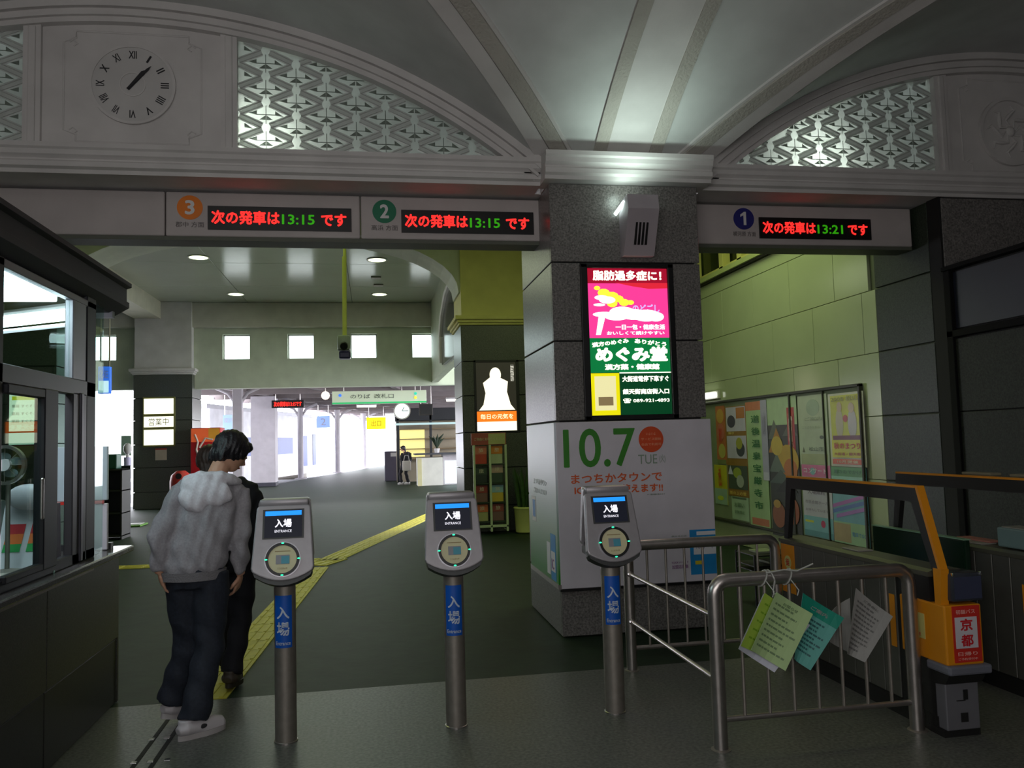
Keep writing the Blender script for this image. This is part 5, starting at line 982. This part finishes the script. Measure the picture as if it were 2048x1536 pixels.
wposter('narrow orange and red poster at the far left of the framed row', 1430, 1448, 812, 928, (190, 110, 60), ((.1, .9, .05, .3, (206, 160, 70), 'o'), (.1, .9, .3, .6, (196, 110, 90), 'o'), (.2, .95, .65, .9, (190, 180, 90), 'o'), (0, 1, .92, 1, (120, 130, 80))), (('味めぐり', .5, .5, .3, .3, (220, 60, 40)),))
wposter('small yellow poster over a pale blue base, lowest at the far left', 1428, 1452, 930, 1008, (196, 190, 40), ((0, 1, .6, 1, (150, 180, 160)), (.2, .7, .78, .9, (196, 210, 60), 'o')), (('大売出し', .5, .3, .3, .5, (210, 70, 40)),))
t = thing('tube_lamp', 'short glaring tube lamp on the tiled wall above the leftmost posters', 'lamp', (5.05, 11.9, 2.16)); MB().bev(5.0, 5.09, 11.35, 12.5, 2.12, 2.20, .01).put('glowing_cover', mat('wall_lamp_glow', (255, 255, 245), emit=(250, 252, 238), es=2.2), t); MB().bev(5.06, 5.099, 11.3, 12.55, 2.10, 2.22, .005).put('back_plate', white, t)
q = at(1672, 1072, 'y', 5.4)
for i, (px, py, lab, c) in enumerate(((1525, 1102, 'small white sheet on a low shelf behind the far railing, left one', (150, 160, 130)), (1545, 1122, 'small white sheet on a low shelf behind the far railing, right one', (140, 150, 120)))):
    a = at(px, py, 'y', 7.2); t = tag(MB().bev(a.x - .09, a.x + .09, 7.1, 7.3, a.z - .01, a.z + .012, .004).put('paper_sheet', mat('shelf_paper%d' % i, c, .6)), lab, 'paper')
a = at(1535, 1130, 'y', 7.2); t = thing('low_shelf', 'low dark wire shelf holding papers behind the far railing', 'shelf', (a.x, 7.2, 0))
for z in (a.z - .02, a.z + .05): pass
b1 = at(1525, 1102, 'y', 7.2).z - .022; b2 = at(1545, 1122, 'y', 7.2).z - .022
for z in (b1, b2, .3): MB().bev(a.x - .22, a.x + .22, 7.0, 7.4, z, z + .012, .003).put('shelf_board', black, t)
for sx in (-.22, .22):
    for sy in (7.01, 7.39): MB().tube([(a.x + sx, sy, 0), (a.x + sx, sy, b1 + .02)], .01, 6).put('leg', black, t)

# ------------------------------------------------------------------ brochure rack, plant, vending machine and shelves in the concourse
t = thing('brochure_rack', 'pale steel brochure rack with two columns of pockets against the yellow-topped pillar', 'rack', (1.95, 13.7, 0)); rk = mat('rack_paint', (180, 196, 160), .5)
for x in (1.66, 1.93, 2.20): MB().bev(x, x + .035, 13.55, 13.62, .05, 1.5, .005).put('upright', rk, t); MB().tube([(x + .017, 13.58, .06), (x + .017, 13.92, .06)], .012, 6).put('foot', rk, t)
MB().bev(1.66, 2.235, 13.55, 13.60, .12, .16, .005).put('base_rail', rk, t); MB().bev(1.64, 2.235, 13.6, 13.64, 1.5, 1.70, .005).put('header_board', mat('header_red', (150, 70, 54), .5), t); bx(1.93, 2.22, 13.595, 13.6, 1.51, 1.69).put('header_pale_half', mat('header_pale', (170, 170, 110), .5), t)
lettering('ご自由にお取りください', (1.94, 13.594, 1.60), .5, .05, X_, Z_, mat('header_ink', (196, 190, 150)), t)
for z in (.2, .52, .84, 1.16): MB().bev(1.69, 2.20, 13.60, 13.90, z, z + .02, .004).put('pocket_shelf', mat('pocket_dark', (40, 56, 40), .6), t)
cols = (((206, 120, 90), (190, 70, 40), 1.18, .30), ((210, 130, 40), (180, 190, 150), 1.18, .30), ((60, 78, 56), (40, 54, 40), .86, .26), ((190, 160, 140), (60, 80, 60), .86, .30), ((150, 60, 44), (130, 92, 80), .54, .28), ((150, 190, 200), (210, 180, 60), .54, .28), ((206, 110, 60), (170, 170, 110), .22, .28), ((150, 74, 60), (130, 96, 88), .22, .28))
nm = ('top left, reddish', 'top right, orange and pale', 'second row left, dark green', 'second row right, pale over green', 'third row left, dark red', 'third row right, pale blue and yellow', 'bottom left, orange', 'bottom right, brownish red')
for i, (c1, c2, z, h) in enumerate(cols):
    x0 = 1.705 if i % 2 == 0 else 1.975; t = thing('brochure_stack', 'stack of brochures in the pale rack, ' + nm[i], 'brochures', (x0 + .1, 13.7, z), group='brochures in the pale rack')
    MB().bev(x0, x0 + .20, 13.66, 13.74, z, z + h, .004, 1).put('pages', mat('bro%d' % i, c2, .5), t); bx(x0, x0 + .20, 13.655, 13.66, z + h * .55, z + h).put('cover_top', mat('broc%d' % i, c1, .5), t); lettering('旅', (x0 + .1, 13.654, z + h * .78), .08, .07, X_, Z_, mat('bro_ink', (220, 210, 180)), t)
t = thing('potted_plant', 'tall dark snake plant in a pale yellow pot beside the brochure rack', 'plant', (2.55, 13.65, 0)); MB().lathe([(.15, 0), (.18, .02), (.20, .40), (.215, .42), (.20, .44), (.17, .42), (.16, .38)], (2.55, 13.65, 0), 28).put('pot', mat('pot_yellow', (196, 200, 120), .5), t, smooth=True); MB().disc((2.55, 13.65, .39), .17, Z_, .01).put('soil', mat('soil', (40, 32, 22), .9), t)
for k in range(13):
    an = k * 2.399; r = .04 + .008 * k; h = .55 + .2 * ((k * 7) % 5) / 5; b = Vector((2.55 + r * math.cos(an), 13.65 + r * math.sin(an), .40)); e = b + Vector((.10 * math.cos(an), .10 * math.sin(an), h)); m_ = MB(); m_.tube([b, b * .6 + e * .4 + Vector((0, 0, .02)), b * .2 + e * .8, e], [(.02, .008), (.034, .008), (.022, .006), (.002, .002)], 8); m_.put('leaf', mat('snake_leaf', (46, 74, 26), .45, noise=(12, .4)), t, smooth=True)
t = thing('vending_machine', 'red drinks vending machine with pale swirls at the foot of the distant pillar', 'vending machine', (-4.5, 22.6, 0)); vx0, vx1 = at(381, 853, 'y', 22.4).x, at(441, 853, 'y', 22.4).x
vr = mat('vending_red', (190, 26, 34), .35); MB().bev(vx0, vx1, 22.4, 23.05, .05, 2.12, .03).put('cabinet', vr, t, smooth=True); bx(vx0 + .03, vx1 - .03, 22.45, 23.0, 0, .06).put('plinth', black, t)
bx(vx0 + .02, vx1 - .02, 22.385, 22.40, 1.75, 2.10).put('orange_top', mat('vending_orange', (236, 110, 60), .4, emit=(230, 90, 50), es=.25), t); bx(vx1 - .3, vx1 - .02, 22.38, 22.386, 1.82, 2.10).put('yellow_patch', mat('vending_yellow', (240, 170, 60), .4), t)
vw = mat('vending_cream', (225, 210, 200), .4)
for P_ in ([(.15, 1.95), (.25, 1.75), (.2, 1.55), (.3, 1.3), (.5, 1.2), (.55, 1.0)], [(.3, 1.6), (.5, 1.85), (.75, 1.8)], [(.35, 1.5), (.5, 1.65), (.75, 1.6), (.8, 1.7)], [(.4, 1.35), (.5, 1.5), (.65, 1.45), (.6, 1.3), (.45, 1.25)], [(.15, .7), (.3, .8), (.25, .6), (.4, .65)]):
    MB().tube([(vx0 + (vx1 - vx0) * u, 22.385, z) for u, z in P_], .028, 6).put('pale_swirl', vw, t, smooth=True)
bx(vx0 + .1, vx1 - .1, 22.38, 22.40, .25, .42).put('dispensing_slot', black, t)
t = thing('waste_bin', 'round red waste bin beside the vending machine', 'bin', (-4.85, 20.5, 0)); c = at(362, 950, 'y', 20.5); MB().lathe([(.22, 0), (.24, .1), (.25, c.z - .15), (.22, c.z), (.1, c.z + .1)], (c.x, 20.5, 0), 24).put('bin_body', mat('bin_red', (180, 44, 36), .45), t, smooth=True); MB().disc((c.x, 20.26, c.z - .02), .07, -Y_, .01, 16).put('opening', black, t)
t = thing('display_shelf', 'dark display shelving standing in the concourse right of the ticket office corner', 'shelf', (-5.0, 15.7, 0)); a = at(209, 905, 'y', 15.6); b = at(247, 1055, 'y', 15.6)
MB().bev(a.x - .7, b.x, 16.0, 16.04, 0, a.z - .25, .005).put('back_panel', black, t)
for z in (.05, .45, .85, 1.22): MB().bev(a.x - .7, b.x, 15.5, 16.0, z, z + .03, .005).put('shelf_board', mat('shelf_dark', (34, 36, 30), .6), t)
for x in (a.x - .7, b.x - .03): MB().bev(x, x + .03, 15.5, 16.0, 0, 1.25, .005).put('side_panel', mat('shelf_dark'), t)
MB().bev(a.x, b.x - .12, 15.6, 15.9, 1.25, 1.52, .02).put('green_crate', mat('crate_green', (30, 90, 70), .5), t)
a = at(262, 1052, 'z', 0); t = thing('floor_mat', 'small green and white floor mat end beyond the ticket office', 'mat', (a.x, a.y, 0)); MB().bev(a.x - .35, a.x + .25, a.y - .25, a.y + .35, -.003, .03, .01).put('mat', mat('mat_green', (90, 140, 50), .7), t); bx(a.x - .1, a.x + .2, a.y - .1, a.y + .25, .03, .04).put('white_top', white, t)
t = thing('exterior_post', 'slim white post standing in for the blurred exterior left of the distant granite pillar', 'signpost', (-6.55, 22, 0)); a = at(255, 925, 'y', 21);  # striped post stands in for the blurred bright exterior
for k in range(4): MB().tube([(a.x, 21, .3 + k * .3), (a.x, 21, .52 + k * .3)], .085, 14).put('pale_segment', mat('seg_lilac', (190, 186, 220), .4), t, smooth=True)
MB().tube([(a.x, 21, 0), (a.x, 21, 1.55)], .04, 10).put('pole', white, t); MB().ell((a.x, 21, 1.62), (.10, .10, .14)).put('white_head', white, t, smooth=True)
a = at(253, 885, 'y', 22.9); tag(MB().bev(a.x - .14, a.x + .1, 22.9, 22.98, a.z - .35, a.z + .18, .01).put('wall_box', mat('box_greenish', (140, 170, 150), .5)), 'small pale green box on the edge of the distant granite pillar', 'box')

# ------------------------------------------------------------------ people
skin = mat('skin', (196, 150, 124), .55, noise=(20, .05)); hairm = mat('black_hair', (22, 20, 26), .42, noise=(60, .4), bump=(80, .5))
def head_dirs(F): F = Vector(F).normalized(); R = F.cross(Z_).normalized(); U = R.cross(F).normalized(); return F, R, U
def hand(mb, wr, d, n, s=1.0, curl=.5):
    """wrist point, direction of the fingers, palm normal: palm, four bent fingers, thumb from the side"""
    d = Vector(d).normalized(); n = Vector(n); n = (n - d * n.dot(d)).normalized(); side = d.cross(n); wr = Vector(wr)
    pc_ = wr + d * .045 * s; rot = Matrix((side, d, n)).transposed(); mb.ell(pc_, (.040 * s, .052 * s, .016 * s), rot, 12, 8)
    for i, L in enumerate((.066, .076, .072, .056)):
        o = wr + d * .080 * s + side * (-.031 + .0207 * i) * s; p = [o - d * .02 * s]
        for k in range(1, 4): a = curl * k * .55; p.append(p[-1] + (d * math.cos(a) + n * math.sin(a)) * (L * s / 2.6)) if k > 1 else p.append(o + (d * math.cos(a * .4) + n * math.sin(a * .4)) * L * s / 2.6)
        mb.tube(p, [.0095 * s, .009 * s, .0082 * s, .0065 * s], 8)
    o = wr + d * .03 * s - side * .032 * s; mb.tube([o, o - side * .022 * s + d * .022 * s + n * .008 * s, o - side * .028 * s + d * .052 * s + n * .016 * s], [.013 * s, .011 * s, .0075 * s], 8)
def figure(root, J, F, st):
    s = st.get('s', 1.0); F, R, U = head_dirs(F); H = Vector(J['head']); hr = Matrix((R, F, U)).transposed()
    b = MB(); V = Vector
    b.tube([V(J['pelvis']) - Z_ * .06, J['pelvis'], J['waist'], J['chest'], V(J['neck']) - Z_ * .06, V(J['neck'])], [(.13 * s, .10 * s), (.155 * s, .11 * s), (.13 * s, .095 * s), (.165 * s, .11 * s), (.12 * s, .08 * s), (.055 * s, .055 * s)], 20)
    b.tube([V(J['neck']) - Z_ * .04, J['neck'], H - U * .05 * s - F * .02], [.062 * s, .054 * s, .052 * s], 14)
    b.ell(H, (.076 * s, .096 * s, .112 * s), hr, 20, 14); b.ell(H - U * .062 * s + F * .035 * s, (.052 * s, .05 * s, .045 * s), hr)
    b.tube([H + F * .085 * s + U * .012 * s, H + F * .108 * s - U * .020 * s, H + F * .092 * s - U * .030 * s], [.008 * s, .014 * s, .010 * s], 8)
    for k in (-1, 1): b.ell(H + R * .078 * s * k - U * .005 - F * .008, (.010 * s, .018 * s, .030 * s), hr, 8, 6)
    for k in 'LR':
        b.tube([J['sh' + k], J['el' + k], J['wr' + k]], [.050 * s, .040 * s, .026 * s], 12); hand(b, J['wr' + k], V(J['hd' + k]) - V(J['wr' + k]), J['pn' + k], s * .98)
        b.tube([J['hip' + k], J['kn' + k], J['an' + k]], [.082 * s, .056 * s, .038 * s], 14); b.tube([J['an' + k], V(J['an' + k]) * .45 + V(J['toe' + k]) * .55], [.04 * s, .034 * s], 10)
    body = remesh(b, st.get('vox', .0065), 'body', skin, root, smooth_it=1)
    # eyes and mouth
    for k in (-1, 1): MB().ell(H + F * .084 * s + R * .030 * s * k + U * .012 * s, (.011, .007, .006), hr, 8, 6).put('eye', mat('eye_dark', (30, 22, 20), .3), root, smooth=True)
    MB().ell(H + F * .089 * s - U * .056 * s, (.022, .006, .006), hr, 10, 6).put('mouth', mat('lips', (160, 90, 84), .5), root, smooth=True)
    h = MB(); h.ell(H - F * .020 * s + U * .022 * s, (.098 * s, .108 * s, .108 * s), hr, 22, 14)
    h.ell(H - F * .055 * s - U * .035 * s, (.078 * s, .055 * s, .07 * s), hr); h.ell(H + F * .055 * s + U * .072 * s, (.07 * s, .045 * s, .035 * s), hr)
    for k in (-1, 1): h.ell(H + R * .078 * s * k + U * .02 + F * .02, (.018 * s, .04 * s, .05 * s), hr, 10, 8)
    if st.get('long'): h.ell(H - F * .06 * s - U * .12 * s, (.085 * s, .05 * s, .13 * s), hr)
    for k in range(22): a = k * .285; q = H - F * .075 * s - U * (.075 + .012 * (k % 3)) * s + R * (math.cos(a) * .07 * s); h.tube([q + U * .05, q + F * .012 - U * .006], [.016 * s, .004], 6)
    remesh(h, .006, 'hair', st.get('hair', hairm), root, disp=lambda c: .0016 * math.sin(c.x * 260 + 3 * math.sin(c.z * 30)) + .0012 * math.sin(c.x * 120 + c.z * 40), smooth_it=4)
    # top
    t = MB(); P, Wd = V(J['pelvis']), st.get('wide', 1.0)
    hem = V(J['hem']); t.tube([hem, hem + Z_ * .05, V(J['waist']), V(J['chest']) - Z_ * .02, V(J['chest']) + Z_ * .09, V(J['neck']) - Z_ * .055, V(J['neck']) - Z_ * .01], [(.172 * Wd, .125 * Wd), (.192 * Wd, .150 * Wd), (.188 * Wd, .145 * Wd), (.196 * Wd, .140 * Wd), (.190 * Wd, .120 * Wd), (.142 * Wd, .105 * Wd), (.074 * Wd, .070 * Wd)], 26)
    for k in 'LR':
        sh, el, wr = V(J['sh' + k]), V(J['el' + k]), V(J['wr' + k]); ar = st.get('arm', .062)
        t.tube([sh * .8 + V(J['neck']) * .2 - Z_ * .03, sh, sh * .5 + el * .5, el, el * .4 + wr * .6, wr * .93 + el * .07], [ar * 1.15, ar * 1.15, ar * 1.02, ar, ar * .92, ar * .62], 16)
    fold = st.get('fold', .006)
    def dsp(c): return fold * (math.sin(c.x * 62 + 4 * math.sin(c.z * 7) + c.z * 9) * .8 + math.sin(c.z * 46 + c.x * 30 + 2 * math.sin(c.x * 20)) * .5 + math.sin(c.x * 110 - c.z * 30) * .3)
    top = remesh(t, .010, st.get('topname', 'jacket'), st['top'], root, disp=dsp)
    # trousers
    q = MB(); q.tube([V(J['pelvis']) + Z_ * .07, J['pelvis'], V(J['pelvis']) - Z_ * .09], [(.165 * Wd * .92, .12 * Wd), (.172 * Wd * .95, .135 * Wd), (.15 * Wd, .12 * Wd)], 22)
    for k in 'LR':
        hp, kn, an = V(J['hip' + k]), V(J['kn' + k]), V(J['an' + k]); lw_w = st.get('leg', 1.0)
        q.tube([hp + Z_ * .03, hp * .6 + kn * .4, kn, kn * .45 + an * .55, an * 1.04 - kn * .04], [.104 * lw_w, .098 * lw_w, .080 * lw_w, .078 * lw_w, .082 * lw_w], 18)
    remesh(q, .010, 'trousers', st['bottom'], root, disp=lambda c: .005 * (math.sin(c.z * 38 + c.x * 25) * (1 if c.z < .6 else .5) + math.sin(c.x * 70 + c.z * 12) * .5))
    for k in 'LR':
        an, toe, heel = V(J['an' + k]), V(J['toe' + k]), V(J['heel' + k]); d = (toe - heel); L = d.length; dn = d.normalized(); sd = dn.cross(Z_).normalized(); up = sd.cross(dn)
        u = MB(); u.tube([heel + up * .05 - dn * .005, heel + dn * L * .12 + up * .058, heel + dn * L * .4 + up * .055, heel + dn * L * .7 + up * .042, toe - dn * .02 + up * .035, toe + up * .03], [(.022, .03), (.040, .055), (.044, .050), (.050, .036), (.040, .028), (.015, .015)], 16)
        u.tube([heel + dn * L * .16 + up * .05, heel + dn * L * .16 + up * .105], [.042, .042], 14)
        sh = remesh(u, .006, 'shoe', st['shoe'], root, smooth_it=2)
        o = []; 
        for i in range(28): a = 2 * PI * i / 28; x = math.cos(a); o.append(heel + dn * (L * .5 + x * L * .515) + sd * math.sin(a) * (.048 if x > 0 else .041))
        m_ = MB(); m_.add(o + [p + up * .028 for p in o], [list(range(28))[::-1], [28 + i for i in range(28)]] + [(i, (i + 1) % 28, (i + 1) % 28 + 28, i + 28) for i in range(28)]); m_.put('sole', st['sole'], sh, smooth=True)
        if st.get('patch'):
            c = heel + dn * L * .42 + up * .058
            for sgn in (-1, 1): MB().ell(c + sd * .043 * sgn, (.03, .007, .014), Matrix((dn, sd, up)).transposed(), 12, 6).put('dark_patch', st['patch'], sh, smooth=True)
            for i in range(3): MB().tube([heel + dn * L * (.5 + .09 * i) + up * (.098 - .012 * i) - sd * .022, heel + dn * L * (.5 + .09 * i) + up * (.102 - .012 * i), heel + dn * L * (.5 + .09 * i) + up * (.098 - .012 * i) + sd * .022], .003, 6).put('lace', white, sh, smooth=True)
    return body
grey_m = mat('grey_marl', (158, 156, 162), .85, noise=(90, .12), bump=(200, .2)); denim = mat('dark_denim', (30, 36, 48), .8, noise=(60, .25)); hood_m = mat('hood_lining', (218, 216, 224), .85, noise=(90, .08), bump=(200, .2))
man = thing('person', 'person in a light grey hooded sweatshirt, dark jeans and white sneakers walking away, head bowed', 'person', (-.98, 4.9, 0))
J = dict(pelvis=(-1.01, 4.92, .88), waist=(-1.00, 4.92, 1.02), chest=(-.955, 4.93, 1.22), neck=(-.895, 4.96, 1.42), head=(-.822, 5.02, 1.545), hem=(-1.02, 4.92, .865),
         shL=(-1.085, 4.90, 1.335), elL=(-1.18, 4.82, 1.09), wrL=(-1.185, 4.86, .885), hdL=(-1.165, 4.89, .80), pnL=(.9, .3, 0),
         shR=(-.775, 4.99, 1.32), elR=(-.765, 4.96, 1.06), wrR=(-.775, 5.02, .83), hdR=(-.80, 5.05, .74), pnR=(-.9, .3, 0),
         hipL=(-1.075, 4.93, .84), knL=(-1.055, 4.99, .46), anL=(-1.155, 5.02, .15), heelL=(-1.20, 4.97, .055), toeL=(-1.03, 5.14, .0),
         hipR=(-.925, 4.93, .84), knR=(-.925, 4.90, .46), anR=(-.99, 4.80, .10), heelR=(-1.055, 4.735, 0.0), toeR=(-.845, 4.90, 0.0))
figure(man, J, (.62, .52, -.55), dict(top=grey_m, bottom=denim, shoe=mat('sneaker_white', (196, 192, 196), .5), sole=mat('sneaker_sole', (170, 166, 166), .6), patch=mat('sneaker_dark', (50, 50, 54), .5), topname='sweatshirt', fold=.0075, arm=.056, wide=.95))
h = MB(); n = 14
h.ell((-.93, 4.835, 1.335), (.150, .055, .085), Matrix.Rotation(.30, 3, 'Y'), 22, 14)
h.ell((-.995, 4.815, 1.285), (.085, .045, .070), Matrix.Rotation(.5, 3, 'Y'), 18, 12)
h.tube([(-1.055, 4.91, 1.395), (-1.01, 4.855, 1.40), (-.94, 4.835, 1.405), (-.86, 4.86, 1.40), (-.80, 4.92, 1.385), (-.775, 4.98, 1.375)], [(.022, .03), (.036, .04), (.042, .042), (.04, .042), (.034, .036), (.02, .024)], 14)
remesh(h, .008, 'hood', hood_m, man, disp=lambda c: .0035 * math.sin(c.x * 55 + c.z * 60) + .002 * math.sin(c.x * 110 - c.z * 30), smooth_it=6)
h = MB(); h.tube([(-1.02, 4.92, .835), (-1.02, 4.92, .885)], [(.176, .132), (.184, .14)], 30); h.put('ribbed_hem', mat('rib_grey', (128, 126, 130), .9, bump=(120, .6)), man, smooth=True)
dark_top = mat('black_jacket', (20, 20, 26), .8); 
wo = thing('person', 'person in a black jacket and black trousers half hidden behind the one in grey', 'person', (-.9, 5.75, 0))
J2 = dict(pelvis=(-.92, 5.75, .84), waist=(-.92, 5.75, .98), chest=(-.925, 5.76, 1.16), neck=(-1.0, 5.78, 1.36), head=(-1.09, 5.80, 1.475), hem=(-.92, 5.75, .80),
          shL=(-1.08, 5.76, 1.26), elL=(-1.10, 5.74, 1.02), wrL=(-1.06, 5.82, .82), hdL=(-1.04, 5.86, .74), pnL=(.9, .3, 0), shR=(-.80, 5.76, 1.25), elR=(-.765, 5.74, 1.02), wrR=(-.79, 5.82, .82), hdR=(-.80, 5.86, .73), pnR=(-.9, .3, 0),
          hipL=(-.99, 5.75, .80), knL=(-.98, 5.80, .44), anL=(-.99, 5.95, .11), heelL=(-1.0, 5.90, .012), toeL=(-.98, 6.13, .012), hipR=(-.87, 5.75, .80), knR=(-.88, 5.74, .44), anR=(-.93, 5.64, .12), heelR=(-.94, 5.56, .03), toeR=(-.90, 5.79, .014))
figure(wo, J2, (-.3, .9, -.25), dict(s=.94, top=dark_top, bottom=mat('black_trousers', (22, 20, 28), .8), shoe=mat('dark_shoe', (70, 60, 50), .5), sole=mat('dark_sole', (50, 44, 34), .6), hair=mat('brown_hair', (54, 40, 32), .5, noise=(60, .4)), long=True, wide=.88, leg=.86, arm=.055))
c = at(806, 969, 'z', 0); x0, y0 = c.x, c.y
fp = thing('person', 'distant person in black carrying a pale bag beside the white service counter', 'person', (x0, y0, 0))
V3 = lambda x, y, z: (x0 + x, y0 + y, z)
J3 = dict(pelvis=V3(.08, 0, .80), waist=V3(.10, 0, .93), chest=V3(.14, 0, 1.08), neck=V3(.10, 0, 1.24), head=V3(.02, 0, 1.36), hem=V3(.08, 0, .62), shL=V3(0, 0, 1.16), elL=V3(-.05, -.05, .96), wrL=V3(.0, -.12, .80), hdL=V3(.02, -.14, .72), pnL=(.9, .3, 0), shR=V3(.28, 0, 1.15), elR=V3(.30, 0, .94), wrR=V3(.24, -.05, .80), hdR=V3(.22, -.06, .72), pnR=(-.9, .3, 0),
          hipL=V3(.02, 0, .74), knL=V3(-.10, 0, .42), anL=V3(-.06, 0, .08), heelL=V3(.02, 0, 0), toeL=V3(-.2, -.04, 0), hipR=V3(.15, 0, .74), knR=V3(.12, 0, .42), anR=V3(.20, 0, .08), heelR=V3(.26, 0, .0), toeR=V3(.04, -.03, 0))
figure(fp, J3, (-.9, -.2, -.2), dict(s=.9, vox=.012, top=mat('black_coat', (18, 18, 24), .8), bottom=mat('black_trousers'), shoe=white, sole=mat('sneaker_sole'), long=True, wide=.85, leg=.8, topname='coat'))
t = thing('shoulder_bag', 'pale bag hanging at the side of the distant person in black', 'bag', V3(.06, -.2, .5)); MB().bev(x0 - .02, x0 + .30, y0 - .28, y0 - .19, .52, .90, .03).put('bag_body', mat('bag_cream', (190, 184, 176), .6), t, smooth=True); MB().tube([(x0 + .03, y0 - .235, .89), (x0 + .08, y0 - .235, 1.1), (x0 + .2, y0 - .235, 1.1), (x0 + .25, y0 - .235, .89)], .012, 6).put('strap', mat('bag_cream'), t, smooth=True)
